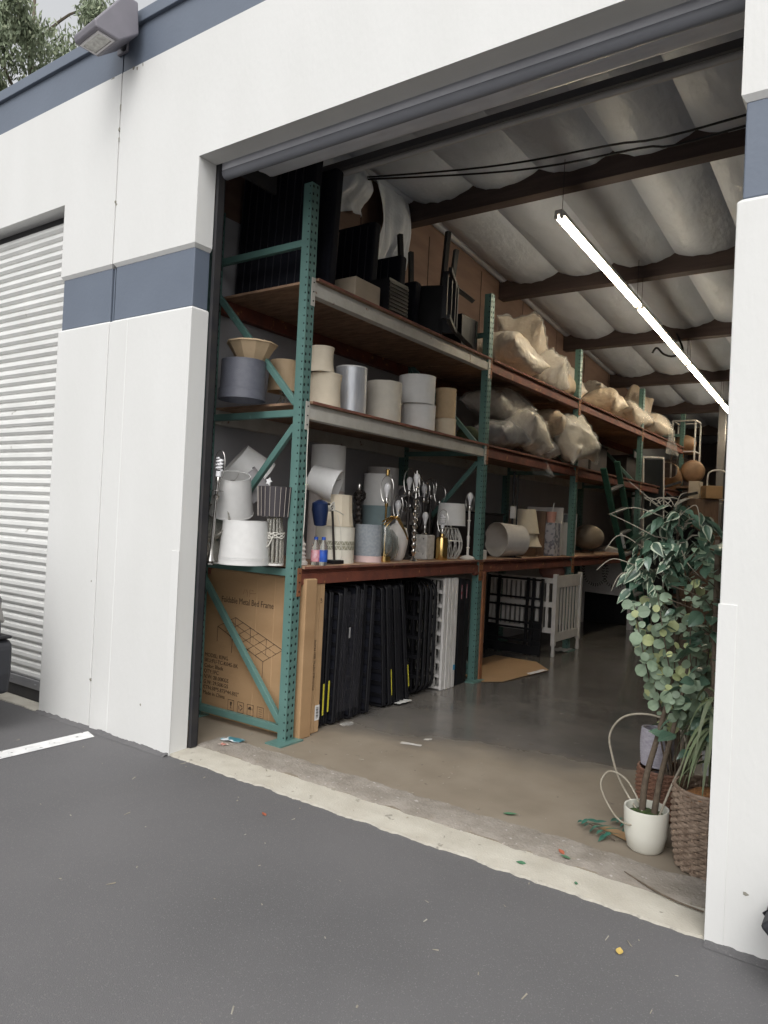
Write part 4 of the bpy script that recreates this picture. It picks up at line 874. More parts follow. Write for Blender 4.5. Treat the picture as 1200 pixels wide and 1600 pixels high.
for y0, y1 in ((7.75, 6.35), (8.35, 7.1)): pass
A0, A1, B0, B1 = Vector((.62, 7.95, .02)), Vector((.50, 6.40, 2.32)), Vector((.62, 8.42, .02)), Vector((.50, 6.95, 2.46))
MB().bar(A0, A1, .035, .075, (1, 0, 0)).build('rail', ladder_m, ld); MB().bar(B0, B1, .035, .075, (1, 0, 0)).build('rail', ladder_m, ld)
for k in range(7): q = (k+1)/8; MB().bar(A0.lerp(A1, q), B0.lerp(B1, q), .025, .07, (1, 0, 0)).build('rung', dbar_m, ld)
for q in (.10, .55): MB().bar(A0.lerp(A1, q)+Vector((.03, 0, 0)), A0.lerp(A1, q+.09)+Vector((.03, 0, 0)), .012, .09, (1, 0, 0)).build('sticker', paper_m, ld)

# ------------------------------------------------------------------ pillows and bundles in plastic on the upper shelves
GP = 'plastic-wrapped pillows on the rack'
def bag(label, loc, size, m, rot=(0, 0, 0), seed=1, film=False, amp=.055, pinch=0.0, sharp=.42, name='bagged_pillow', tail=None):
    N_ = 40; vs = []; fs = []                            # two puffed sheets meeting in a seam, corners pulled out
    def sheet(sgn, k=1.0, wr=1.0):
        o = []
        for j in range(N_+1):
            for i in range(N_+1):
                u = sin((-1+2*i/N_)*pi/2); v = sin((-1+2*j/N_)*pi/2)
                x = u*(1-.16*(1-v*v)*abs(u)**3); y = v*(1-.16*(1-u*u)*abs(v)**3)
                puff = (max(0, (1-u**2)*(1-v**2)))**.46
                rim = max(abs(u), abs(v)); al = (v if abs(u) > abs(v) else u)
                fold = .10*max(0, rim-.35)*(1-rim**8)*sin(al*(15+4*fr(seed, sgn, 0))+seed*2+3*fr(u*1.5, v*1.5, seed))*wr
                z = sgn*(puff*(1+.30*fr(u*1.3+seed, v*1.3, sgn))+fold)+.10*fr(u*1.1, v*1.1, seed+9)*4*amp/.055
                z += sgn*puff*.05*fr(u*6+seed, v*4, sgn*3)*wr
                x += .10*fr(u*1.2, v*1.2, seed+3); y += .10*fr(u*1.2+5, v*1.2, seed+3)
                o.append((x*size[0]*k, y*size[1]*k, z*size[2]*k))
        return o
    n1 = (N_+1)**2
    for (b_, fl) in ((0, 0), (n1, 1)):
        for j in range(N_):
            for i in range(N_):
                q = (b_+j*(N_+1)+i, b_+j*(N_+1)+i+1, b_+(j+1)*(N_+1)+i+1, b_+(j+1)*(N_+1)+i); fs.append(tuple(reversed(q)) if fl else q)
    vs = sheet(1)+sheet(-1)
    t = thing(name, label, 'bagged pillow', loc, GP, rot)
    MB().add(vs, fs).build('pillow', m, t, smooth=80)
    if film:
        v2 = [(x+.018*fr(x*9, y*9, seed), y+.018*fr(x*8, y*8, seed+2), z+.02*fr(x*9, y*9, seed+4)) for x, y, z in sheet(1, 1.07, 1.6)+sheet(-1, 1.07, 1.6)]
        MB().add(v2, fs).build('plastic_bag', film_m, t, smooth=25)
    if tail:
        tl = MB(); vs = []; fs = []; p0, p1, w = Vector(tail[0]), Vector(tail[1]), tail[2]
        for j in range(8):
            for i in range(12):
                q = 2*pi*i/12; rr_ = w*(.35+.65*abs(j/7-.25)*1.3)*(1+.35*sin(3*q+seed)); c = p0.lerp(p1, j/7)
                vs.append((c.x+rr_*cos(q), c.y+rr_*sin(q), c.z+.02*fr(q, j, seed)))
        for j in range(7):
            for i in range(12): i2 = (i+1) % 12; fs.append((j*12+i, j*12+i2, (j+1)*12+i2, (j+1)*12+i))
        tl.add(vs, fs).build('bag_neck', film_m, t, smooth=40)
    return t
bag('grey-bottomed bagged pillow lying flat right behind the second upright', (.18, 4.15, ZT+.22), (.27, .48, .20), pillow2_m, rot=(radians(-6), 0, 0), seed=1)
bag('big cream bagged pillow heaped on the flat grey one', (.05, 4.80, ZT+.52), (.26, .42, .24), pillow_m, rot=(radians(-22), radians(10), .2), seed=2, film=True)
bag('slumped bagged pillow hanging over the shelf edge beside the cream heap', (.28, 5.02, ZT+.20), (.20, .22, .25), pillow2_m, rot=(radians(-30), radians(14), .1), seed=3, film=True)
bag('bagged cushion tucked behind the third upright on the top shelf', (.12, 5.62, ZT+.15), (.25, .26, .16), pillow_m, seed=4)
bag('grey bag of cushions heaped beyond the third upright', (-.15, 6.35, ZT+.36), (.28, .40, .26), pillow2_m, rot=(radians(-14), 0, 0), seed=14)
bag('plump cream bagged pillow just beyond the third upright', (.20, 7.25, ZT+.21), (.24, .30, .19), pillow_m, rot=(0, radians(4), 0), seed=5)
bag('long grey bagged pillow lying behind the plump cream one', (-.20, 8.0, ZT+.42), (.28, .62, .18), pillow2_m, rot=(radians(-8), 0, 0), seed=6)
bag('crumpled pale bag of fabric before the fourth upright', (.20, 8.35, ZT+.19), (.25, .60, .17), pillow_m, rot=(radians(-3), radians(5), 0), seed=7, film=True)
bag('crumpled pale bag spilling off the top shelf past the fourth upright', (.26, 9.45, ZT+.18), (.22, .60, .17), pillow_m, rot=(0, radians(14), 0), seed=8, film=True, tail=((.22, .40, .02), (.32, .48, -.38), .10))
bag('standing cream bagged cushion at the far end of the top shelf', (-.08, 9.75, ZT+.55), (.20, .34, .30), pillow_m, seed=9, rot=(radians(24), 0, 0))
bag('clear bag of grey bedding at the back of the middle shelf behind the second upright', (.02, 4.25, ZM+.55), (.24, .42, .17), pillow2_m, seed=10, film=True)
bag('dark blue bedding bundle in plastic right behind the second upright', (.16, 4.05, ZM+.17), (.22, .38, .15), darkbed_m, seed=11, film=True)
bag('twisted clear bag of cream bedding beside the dark blue bundle', (.25, 4.55, ZM+.28), (.20, .34, .20), pillow2_m, rot=(radians(-24), radians(8), 0), seed=12, film=True, tail=((.05, .20, -.05), (.12, .44, -.26), .12))
bag('cream bagged pillow lying on the middle shelf of the second bay', (.10, 5.55, ZM+.48), (.26, .44, .17), pillow_m, rot=(radians(-10), radians(8), .1), seed=13)
bag('dark lumpy bag under the cream bagged pillow', (.05, 5.2, ZM+.16), (.24, .38, .15), darkbed_m, seed=16, film=True)
bag('clear bag with pointed corners bulging over the shelf edge by the third upright', (.33, 5.75, ZM+.36), (.34, .40, .20), mat('grey_film_pillow', (.60, .54, .45), (.42, .38, .33), 3, .35, bump=.5, bscale=16, coat=.3, bdist=.03), rot=(radians(14), radians(64), radians(12)), seed=15, film=True)

# black goods on the top shelf of the first bay
GT = 'black furniture pieces stored on the top shelf'
for k, (y, x1, h, l) in enumerate([(.86, .16, 1.02, 'nearest black padded panel standing on the top shelf behind the front frame'), (1.05, .20, .96, 'second black padded panel standing on the top shelf'), (1.66, .12, .80, 'black padded panel directly behind the cream box on the top shelf'), (1.98, .18, .62, 'lower black padded panel beyond the cream box on the top shelf'), (2.20, .20, .46, 'farthest black padded panel beside the black chair frames')]):
    t = thing('padded_panel', l, 'panel', (0, y, ZT), GT, (radians(-3), 0, 0))
    MB().box(-.57, x1, 0, .09, .0, h).build('cushion', blackmat_m, t, bev=.02)
    for q in range(9): MB().box(-.55+.075*q, -.545+.075*q, -.006, .0, .02, h-.03).build('seam', mat('dull_dark_rod', (.045, .045, .055), None, 9, .45), t)
t = thing('wire_rack', 'black ribbed wire rack standing among the black panels', 'wire rack', (0, 1.30, ZT), GT)
for x in (-.55, -.28, .0): MB().box(x-.012, x+.012, 0, .02, 0, .92).build('post', black_m, t)
for q in range(29): MB().box(-.55, .0, .006, .012, .03+.03*q, .042+.03*q).build('wire', black_m, t)
tag(MB().box(-.22, .28, 1.28, 1.60, ZT, ZT+.20).build('cream_box', mat('cream_panel', (.50, .42, .32), (.40, .33, .25), 5, .7), bev=.01), 'pale cream box lying on the top shelf edge', 'box')
t = thing('ribbed_crate', 'black ribbed plastic crate right of the cream box', 'crate', (.05, 1.78, ZT), GT)
MB().box(-.22, .26, -.11, .16, .01, .30).build('crate_body', black_m, t)
for q in range(9): MB().box(.2605, .268, -.11, .16, .02+.03*q, .037+.03*q).build('rib', black_m, t)
def chair(label, loc, rot):
    t = thing('metal_chair', label, 'chair', loc, GT, rot)
    for sx, sy in ((-.2, -.2), (.2, -.2), (-.2, .2), (.2, .2)): MB().bar((sx*1.08, sy*1.08, 0), (sx*.92, sy*.92, .46), .04, .04).build('leg', black_m, t)
    MB().box(-.21, .21, -.21, .21, .46, .50).build('seat', black_m, t, bev=.01)
    for sx in (-.19, .19): MB().bar((sx, .19, .5), (sx, .25, .92), .036, .03).build('back_post', black_m, t)
    for z in (.62, .74, .88): MB().bar((-.19, .205+.00012*z, z), (.19, .205, z), .04, .02, (0, 0, 1)).build('back_rail', black_m, t)
    return t
chair('black metal chair upside down with legs up on the top shelf', (.08, 2.58, ZT+.925), (radians(180), 0, radians(20)))
chair('black metal chair tipped on its side beside the second upright', (.15, 2.88, ZT+.24), (radians(90), radians(90), radians(15)))
t = thing('black_cabinet', 'squat black cabinet with bright handle at the end of the top shelf', 'cabinet', (0, 2.72, ZT), GT)
MB().box(-.45, .28, .18, .50, 0, .34).build('cabinet_body', black_m, t, bev=.006); MB().box(.2805, .292, .44, .455, .12, .32).build('handle', chrome_m, t); MB().box(.2805, .288, .24, .25, .0, .08).build('hinge', chrome_m, t)

# low shelf of the second bay
shade('big white drum lampshade lying on its side with the open end towards the door', (.16, 4.06, ZL+.185), .185, .165, .33, mat('dim_white_fabric', (.56, .53, .50), None, 20, .75), rot=(radians(-90), 0, radians(-22)))
shade('upper cream cone lampshade stacked in the second bay', (.12, 4.88, ZL+.26), .165, .115, .28, creamf_m)
shade('lower cream cone lampshade flaring over a brown base', (.12, 4.90, ZL+.11), .175, .13, .149, creamf_m, flare=.1)
tag(MB().lathe([(.13, 0), (.125, .10), (.09, .108)], 20, (.12, 4.90, ZL)).build('brown_pot', tan_m, smooth=40), 'round brown tub under the cream cone lampshades', 'tub')
t = thing('patterned_box', 'tall box with a grey floral pattern under a pink cup', 'box', (.22, 5.40, ZL)); MB().box(-.09, .09, -.09, .09, 0, .40).build('box_body', mat('floral_print', (.42, .42, .46), (.16, .17, .21), 18, .7, detail=2, lo=.45, hi=.55), t, bev=.004)
t = thing('pink_cup', 'pink cup with a straw on the patterned box', 'cup', (.22, 5.40, ZL+.4005))
MB().lathe([(.05, 0), (.068, .13), (.064, .13), (.047, .005)], 20).build('cup_body', mat('salmon_plastic', (.56, .30, .25), None, 9, .4), t, smooth=40); MB().tube([(0, .0, .02), (.02, .03, .24)], .006, 6).build('straw', paper_m, t)
for k, (y, x, h, m, l) in enumerate([(5.20, .05, .52, wood_m, 'brown wooden board standing left of the patterned box'), (5.62, .10, .58, cribw_m, 'tall white board leaning right of the patterned box'), (5.85, .16, .40, cribw_m, 'short white board in front of the tall white one'), (6.1, .1, .52, lineng_m, 'pale grey picture panel at the third upright')]):
    t = thing('picture_panel', l, 'panel', (x, y, ZL+.003), 'boards and picture panels on the second bay shelf', (radians(-8), 0, radians(12))); MB().box(-.28, .16, 0, .02, 0, h).build('panel_face', m, t, bev=.003)
    for x0, x1, z0, z1 in ((-.285, .165, h, h+.015), (-.285, -.28, 0, h), (.16, .165, 0, h)): MB().box(x0, x1, -.004, .024, z0, z1).build('frame_edge', cribw_m if k else wood_m, t)
t = thing('tall_clip_stand', 'slim black stand with a white clip behind the white drum on its side', 'stand', (.25, 4.25, ZL))
MB().tube([(0, 0, 0), (0, 0, .92)], .012, 8).build('pole', black_m, t); MB().tube([(.03, .04, 0), (.03, .04, .90)], .008, 8).build('pole', black_m, t); MB().box(-.02, .035, -.02, .01, .42, .55).build('clip', cribw_m, t); MB().box(-.06, .09, -.06, .09, 0, .012).build('foot', black_m, t)
tag(MB().lathe([(.04, 0), (.042, .01), (.042, .085), (.03, .09)], 18, (.31, 3.47, ZL)).build('white_jar', ceram_m, smooth=40), 'small white jar on the corner of the second bay shelf', 'jar')
t = thing('round_lamp', 'round cream paper lampshade at the far end of the low shelf', 'lampshade', (.0, 7.35, ZL+.26)); MB().ball((0, 0, -.03), .23, 24, 14, (1, 1, .78)).build('paper_globe', mat('dim_cream_paper', (.34, .29, .23), (.25, .2, .15), 6, .8), t, smooth=60); MB().lathe([(.10, -.262), (.10, -.235), (.09, -.235), (.09, -.262)], 18, close=True).build('rim', wood_m, t)
for k, (y, z, l) in enumerate([(4.2, ZL+.62, 'dark boxes stacked at the back of the second bay'), (6.9, ZM, 'dark crate on the middle shelf of the third bay'), (7.7, ZM, 'second dark crate on the middle shelf of the third bay'), (9.4, ZM, 'dark crate on the middle shelf of the fourth bay')]):
    t = thing('dark_crate', l, 'crate', (-.2, y, z if k else ZL), 'dark crates on the rack'); MB().box(-.3, .2, -.35, .35, 0, .45).build('crate_body', mat('dark_crate_paint', (.03, .028, .032), (.05, .04, .04), 4, .7), t, bev=.01); MB().box(-.31, .21, -.36, .36, .451, .47).build('lid', black_m, t)

# ------------------------------------------------------------------ far end of the warehouse
t = thing('dark_gap_block', 'trunk-shaped black block added to darken the gap behind the headboard', 'trunk', (-.12, 9.35, .0185)); MB().box(-.44, .34, -.5, .55, 0, .62).build('trunk_body', black_m, t, bev=.01); MB().box(-.445, .345, -.505, .555, .6205, .70).build('trunk_lid', blackmat_m, t, bev=.01); MB().box(.3405, .35, -.06, .06, .54, .60).build('clasp', dbar_m, t)  # added dark block, keeps the gap under the headboard black
t = thing('leaning_mirror', 'tall dark mirror in a pale frame leaning at the end of the rack', 'mirror', (.38, 9.6, .0185), None, (radians(0), radians(-3), radians(62)))
MB().box(-.22, .22, 0, .02, .0, 2.72).build('mirror_glass', mat('dark_mirror', (.05, .055, .06), None, 4, .08, metal=.6), t)
for x0, x1, z0, z1 in ((-.245, -.22, 0, 2.74), (.22, .245, 0, 2.74), (-.245, .245, 2.74, 2.765)): MB().box(x0, x1, -.008, .025, z0, z1).build('frame', cribw_m, t)
GF = 'second-hand furniture piled at the far end'
def carton(label, c, s, m=card_m, rz=0, name='stored_carton'):
    t = thing(name, label, 'carton', c, GF, (0, 0, rz)); MB().box(-s[0]/2, s[0]/2, -s[1]/2, s[1]/2, 0, s[2]).build('carton_body', m, t, bev=.008)
    MB().box(-s[0]/2+.002, s[0]/2-.002, -.03, .03, s[2], s[2]+.002).build('tape', card2_m, t); return t
def table(label, c, w, d, h, m=wood_m):
    t = thing('side_table', label, 'table', c, GF); MB().box(-w/2, w/2, -d/2, d/2, h-.035, h).build('table_top', m, t, bev=.005)
    for sx in (-1, 1):
        for sy in (-1, 1): MB().box(sx*(w/2-.04)-.025, sx*(w/2-.04)+.025, sy*(d/2-.04)-.025, sy*(d/2-.04)+.025, 0, h-.036).build('leg', m, t)
    MB().box(-w/2+.05, w/2-.05, -d/2+.03, d/2-.03, h*.35, h*.35+.02).build('lower_shelf', m, t); return t
table('dark wooden table under the stack of brown furniture', (.35, 11.6, .0185), 1.1, 1.0, 1.05)
table('smaller wooden table stacked upon the dark wooden table', (.25, 11.55, 1.07), .9, .8, .72)
table('brown wooden stand topping the furniture stack', (.24, 11.5, 1.792), .62, .6, .62)
tt = thing('tan_ottoman', 'round tan leather ottoman standing on edge on the furniture stack', 'ottoman', (.58, 11.1, 2.66), GF, (radians(90), 0, radians(20))); MB().lathe([(.001, -.12), (.15, -.12), (.20, -.08), (.21, 0), (.20, .08), (.15, .12), (.001, .12)], 28).build('cushion', tan_m, tt, smooth=50); MB().lathe([(.211, -.02), (.215, 0), (.211, .02)], 28, close=True).build('piping', wood_m, tt)
table('low brown shelf carrying the tan ottoman', (.58, 11.15, .0185), .7, .6, 2.36)
tt = thing('tan_cushion', 'round tan cushion on the white-framed cube stand', 'cushion', (.36, 11.4, 3.05), GF); MB().ball((0, 0, .16), .2, 18, 12, (1, 1, .8)).build('cushion', tan_m, tt, smooth=60)
t = thing('cube_stand', 'open white metal cube frame on top of the furniture stack', 'frame stand', (.38, 11.4, 2.42), GF)
for sx in (-1, 1):
    for sy in (-1, 1): MB().box(sx*.2-.012, sx*.2+.012, sy*.22-.012, sy*.22+.012, 0, 1.2).build('post', cribw_m, t)
for z in (.62, 1.19): 
    for sy in (-1, 1): MB().box(-.187, .187, sy*.22-.012, sy*.22+.012, z-.012, z+.012).build('rail', cribw_m, t)
    for sx in (-1, 1): MB().box(sx*.2-.011, sx*.2+.011, -.207, .207, z-.011, z+.011).build('rail', cribw_m, t)
MB().box(-.187, .187, -.207, .207, .60, .625).build('shelf', tan_m, t)
carton('brown carton at the right of the furniture stack', (.86, 10.7, 1.52), (.5, .5, .62), wood_m, .2)
carton('large brown carton under the others by the steel column', (.85, 10.75, .0185), (.65, .7, 1.48), wood_m, .1)
carton('small pale carton standing on the brown one', (.75, 10.6, 2.145), (.18, .2, .30), mat('pale_carton', (.5, .45, .38), None, 6, .7), -.1)
carton('tan carton tilted over the edge beside the pale one', (1.02, 10.55, 2.145), (.28, .3, .22), card_m, .5)
t = thing('tube_chair', 'white metal tube chair back rising above the cartons', 'chair', (1.03, 10.95, 2.145), GF)
MB().tube(spline([(-.16, 0, 0), (-.16, 0, .40), (-.12, 0, .50), (0, 0, .53), (.12, 0, .50), (.16, 0, .40), (.16, 0, 0)]), .014, 8).build('back_tube', cribw_m, t, smooth=60); MB().box(-.17, .17, -.05, .34, -.0, .02).build('seat', cribw_m, t)
for k in range(4):
    a_ = (.18+.1*k, 10.75+.06*k); chl = ['dark chair frame lowest in the tangle before the mirror', 'dark chair frame on its back in the tangle', 'dark chair frame tipped forward in the tangle', 'dark chair frame on top of the tangle'][k]
    c = chair(chl, (.42+.06*k, 10.3+.1*k, 1.25+.30*k), (radians(35+70*k), radians(20*k), radians(40*k))); c['group'] = GF
t = table('dark wooden table holding up the tangle of chairs', (.45, 10.35, .0185), .7, .7, 1.15)
tt = thing('copper_lampshade', 'brown plastic-wrapped lampshade lying before the furniture stack', 'lampshade', (.16, 10.9, 2.55), GF, (radians(70), 0, .4)); MB().lathe([(.30, 0), (.16, .3), (.155, .3), (.295, 0)], 26, close=True).build('fabric', tan_m, tt, smooth=40); MB().lathe([(.30, -.004), (.303, .01), (.297, .01)], 26, close=True).build('trim', wood_m, tt)
t = thing('dark_bookcase', 'dark bookcase at the back left behind the mirror', 'bookcase', (-.15, 12.4, .0185), GF)
MB().box(-.4, .5, 0, .35, 0, 3.0).build('carcass', timber_m, t)
for k in range(5): MB().box(-.36, .46, -.012, -.001, .4+.5*k, .43+.5*k).build('shelf', wood_m, t)
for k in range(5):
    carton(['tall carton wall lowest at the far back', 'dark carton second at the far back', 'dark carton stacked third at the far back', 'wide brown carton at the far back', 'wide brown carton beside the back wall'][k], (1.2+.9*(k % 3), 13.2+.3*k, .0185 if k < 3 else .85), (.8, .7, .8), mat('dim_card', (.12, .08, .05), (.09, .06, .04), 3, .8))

# ------------------------------------------------------------------ plants by the right jamb
rnd = random.Random(11)
def leaf_mesh(name, L, w, shape, mats, fold=.18, droop=.25, margin=None):
    # rings of points along the leaf: outer edge, inner edge, spine
    m = MB(); n = 6; vs = []
    for k in range(n+1):
        q = k/n; half = w*shape(q); z = -droop*L*q*q
        for s in (-1, -.62, 0, .62, 1): vs.append((s*half, L*q, z+fold*abs(s)*half))
    for k in range(n):
        for j in range(4):
            m.cur = 1 if (margin and j in (0, 3) and (margin == 2 or (k+j) % 3)) else 0
            b = k*5+j; m.add([vs[b], vs[b+1], vs[b+6], vs[b+5]], [(0, 1, 2, 3)])
    return m.mesh(name, mats)
oval = lambda q: max(.03, sin(pi*q**.85))
ovate = lambda q: max(.02, sin(pi*q**.7)*(1-.25*q))
rnd_ = lambda q: max(.06, sqrt(max(0, 1-(2*q-1)**2)))
FIC = [leaf_mesh('leaf', .085, .024, ovate, [ficus_m, ficusw_m], margin=v) for v in (0, 0, 1, 1, 2)]
EUC = [leaf_mesh('leaf', .062, .029, rnd_, [euc_m], fold=.10, droop=.1), leaf_mesh('leaf', .070, .033, rnd_, [euc_m], fold=.15, droop=.16), leaf_mesh('leaf', .066, .031, rnd_, [eucy_m], fold=.08, droop=.1)]
DKL = [leaf_mesh('leaf', .075, .020, ovate, [ficus_m]), leaf_mesh('leaf', .085, .03, oval, [ficus_m])]
def put_leaf(me, par, p, d, roll, s):
    d = Vector(d).normalized(); x = d.cross(Vector((0, 0, 1)))
    x = x.normalized() if x.length > .01 else Vector((1, 0, 0)); z = x.cross(d); M = Matrix((x, d, z)).transposed().to_4x4()
    o = place('leaf', me, par); o.matrix_local = Matrix.Translation(p) @ M @ Matrix.Rotation(roll, 4, 'Y') @ Matrix.Scale(s, 4); return o
def pick(pts, t):
    k = min(int(t*(len(pts)-1)), len(pts)-2); f = t*(len(pts)-1)-k; return pts[k].lerp(pts[k+1], f), (pts[k+1]-pts[k]).normalized()
PX, PY = 2.70, .62
PL = thing('white_planter', 'cream glazed round planter filled with moss by the right jamb', 'planter', (PX, PY, .0185))
MB().lathe([(.070, 0), (.082, .012), (.098, .08), (.103, .19), (.101, .198), (.094, .196), (.090, .15), (.001, .15)], 40).build('pot', pot_m, PL, smooth=45)
ms = MB(); vs = []; fs = []
for j in range(6):
    for i in range(22): q = 2*pi*i/22; r_ = .092*j/5; vs.append((r_*cos(q), r_*sin(q), .160+.022*(1-j/5)+.012*fr(cos(q)*r_*40, sin(q)*r_*40, 1)))
for j in range(5):
    for i in range(22): i2 = (i+1) % 22; fs.append((j*22+i, j*22+i2, (j+1)*22+i2, (j+1)*22+i))
ms.add(vs, fs).build('moss', moss_m, PL)
# variegated ficus: trunk in the planter, crown up to 1.7 m
FT = thing('ficus_tree', 'artificial variegated ficus with bare twigs rising from the cream planter', 'plant', (PX, PY, .0))
T1 = spline([(-.02, .0, .17), (-.015, .02, .34), (.02, .08, .55), (.055, .16, .80), (.06, .20, 1.1), (.04, .20, 1.40), (.05, .18, 1.62)])
MB().tube(T1, [.017-.012*k/(len(T1)-1) for k in range(len(T1))], 9).build('trunk', bark_m, FT, smooth=60)
T2 = spline([(.03, .015, .17), (.05, .03, .36), (.085, .06, .56), (.12, .12, .8), (.13, .18, 1.05), (.12, .2, 1.3)])
MB().tube(T2, [.016-.012*k/(len(T2)-1) for k in range(len(T2))], 9).build('trunk', bark_m, FT, smooth=60)
clusters = [(-.06, .16, 1.60, 16), (.04, .14, 1.63, 15), (.12, .2, 1.58, 12), (-.10, .14, 1.50, 16), (-.15, .10, 1.44, 16), (-.02, .12, 1.46, 18), (.07, .12, 1.48, 12), (-.17, .12, 1.33, 12), (-.08, .08, 1.34, 16), (.02, .08, 1.36, 12), (-.12, .10, 1.24, 10), (.14, .15, 1.42, 12), (.18, .2, 1.52, 10), (-.15, .12, 1.20, 7), (.12, .22, 1.60, 8)]
for (cx, cy, cz, n) in clusters:
    cx = cx*.82+.035
    s0, _ = pick(T1, min(.98, max(.4, (cz-.12)/1.62))); c = Vector((cx, cy, cz))
    MB().tube([s0, s0.lerp(c, .5)+Vector((0, -.01, .03)), c], [.005, .004, .0025], 5).build('branch', vine_m, FT, smooth=60)
    for k in range(n):
        th = rnd.uniform(0, 2*pi); r_ = rnd.uniform(.01, .075); p = c+Vector((r_*cos(th), r_*sin(th)*.8, rnd.uniform(-.05, .035)))
        put_leaf(rnd.choice(FIC), FT, p, (cos(th)+rnd.uniform(-.4, .4), sin(th)*.8-.35, rnd.uniform(-1.3, -.15)), rnd.uniform(-.8, .8), rnd.uniform(.65, 1.3))
for a_, b_, c_ in (((.0, .15, 1.62), (-.08, .10, 1.69), (-.17, .06, 1.77)), ((-.02, .15, 1.6), (-.15, .10, 1.64), (-.26, .05, 1.60)), ((-.05, .14, 1.5), (-.16, .08, 1.56), (-.24, .03, 1.60)), ((-.10, .12, 1.44), (-.2, .06, 1.50), (-.26, .02, 1.42)), ((-.10, .1, 1.34), (-.22, .04, 1.38), (-.29, .0, 1.32)), ((.08, .1, 1.45), (.13, .04, 1.38), (.20, .0, 1.32)),
                   ((-.08, .1, 1.3), (-.18, .05, 1.31), (-.22, .02, 1.22)), ((.03, .15, 1.6), (.06, .12, 1.7), (.10, .1, 1.72)), ((.05, .15, 1.6), (.14, .1, 1.66), (.17, .06, 1.56))):
    MB().tube(spline([a_, b_, c_], 5), [.0034-.0022*k/10 for k in range(11)], 5).build('bare_twig', vine_m, FT, smooth=60)
for k in range(7):
    q = [(.0+.05*cos(k), .12+.03*sin(k*2), 1.66)]; 
    for j in range(5): q.append((q[-1][0]+.035*cos(k*2.1+j*1.1), q[-1][1]+.03*sin(k+j), q[-1][2]+.022-.012*j))
    MB().tube(spline(q, 4), .0022, 4).build('bare_twig', vine_m, FT, smooth=60)
# the two dried loops of vine stuck in the planter
MB().tube(spline([(.055, -.03, .165), (.11, -.02, .34), (.14, .12, .48), (.09, .18, .57), (-.04, .18, .61), (-.17, .16, .58), (-.235, .15, .48), (-.21, .14, .36), (-.16, .12, .26), (-.04, .02, .17)]), .0055, 7).build('bent_vine', vine_m, FT, smooth=60)
MB().tube(spline([(.02, -.06, .16), (-.07, -.09, .145), (-.16, -.02, .165), (-.235, .04, .25), (-.21, .08, .315), (-.13, .08, .30), (-.06, .04, .24), (.0, -.03, .18), (.04, -.03, .165)]), .0048, 7).build('bent_vine', vine_m, FT, smooth=60)
# eucalyptus with round leaves, in the rear wicker basket
BX, BY_ = 2.70, 1.06
def weave(par, r0, r1, h, rows, m, rowname='woven_body', seg=56, am=.006, wob=14):
    w = MB()
    for j in range(rows):
        z = .012+(h-.024)*j/(rows-1); r_ = r0+(r1-r0)*j/(rows-1)+.012*sin(pi*j/(rows-1)); th = h/rows*.52
        vs = []
        for i in range(seg):
            q = 2*pi*i/seg; o = am*sin(wob*q+pi*(j % 2)); rad = r_+o
            for (a_, b_) in ((-.004, -th), (.005, -th*.6), (.005, th*.6), (-.004, th)): vs.append(((rad+a_)*cos(q), (rad+a_)*sin(q), z+b_+.003*fr(q*3, j*5, 1)))
        fs = [(i*4+k, ((i+1) % seg)*4+k, ((i+1) % seg)*4+(k+1) % 4, i*4+(k+1) % 4) for i in range(seg) for k in range(4)]
        w.add(vs, fs)
    o = w.build(rowname, m, par, smooth=60); o['kind'] = 'stuff'
    for k in range(wob): q = 2*pi*(k+.25)/wob; MB().tube([(r0*cos(q), r0*sin(q), .0), ((r0+r1)/2*cos(q)+.01*cos(q), (r0+r1)/2*sin(q)+.01*sin(q), h/2), (r1*cos(q), r1*sin(q), h)], .005, 5).build('stake', m, par, smooth=60)
    MB().tube([(r1*cos(q*.262), r1*sin(q*.262), h) for q in range(24)], .008, 6, closed=True).build('rim', m, par, smooth=60)
    MB().lathe([(r0*.96, .004), (r0*.97, .02), (.001, .02)], 24).build('basket_floor', m, par)
KB = thing('wicker_basket', 'reddish wicker basket behind the cream planter', 'basket', (2.665, 1.10, .0185)); weave(KB, .115, .135, .25, 22, wickr_m)
MB().lathe([(.125, .20), (.05, .235), (.001, .24)], 24).build('packing_fill', mat('dark_fill', (.05, .045, .05), (.2, .12, .06), 20, .9, bump=1, bscale=90), KB, smooth=60)
RP = thing('rope_pot', 'grey coiled rope pot perched on the reddish wicker basket', 'pot', (2.605, 1.13, .262), None, (radians(-4), radians(3), 0))
for j in range(16):
    z = .008+.0122*j; r_ = .070+.016*sin(min(1, j/15*1.05)*pi*.6); MB().tube([(r_*cos(q*.2244), r_*sin(q*.2244), z) for q in range(28)], .0068, 6, closed=True).build('rope_coil', rope_m, RP, smooth=60)
MB().lathe([(.07, .006), (.001, .007)], 24).build('pot_floor', rope_m, RP)
EU = thing('eucalyptus_plant', 'artificial silver-dollar eucalyptus with round grey-green leaves behind the cream planter', 'plant', (2.72, .92, .0))
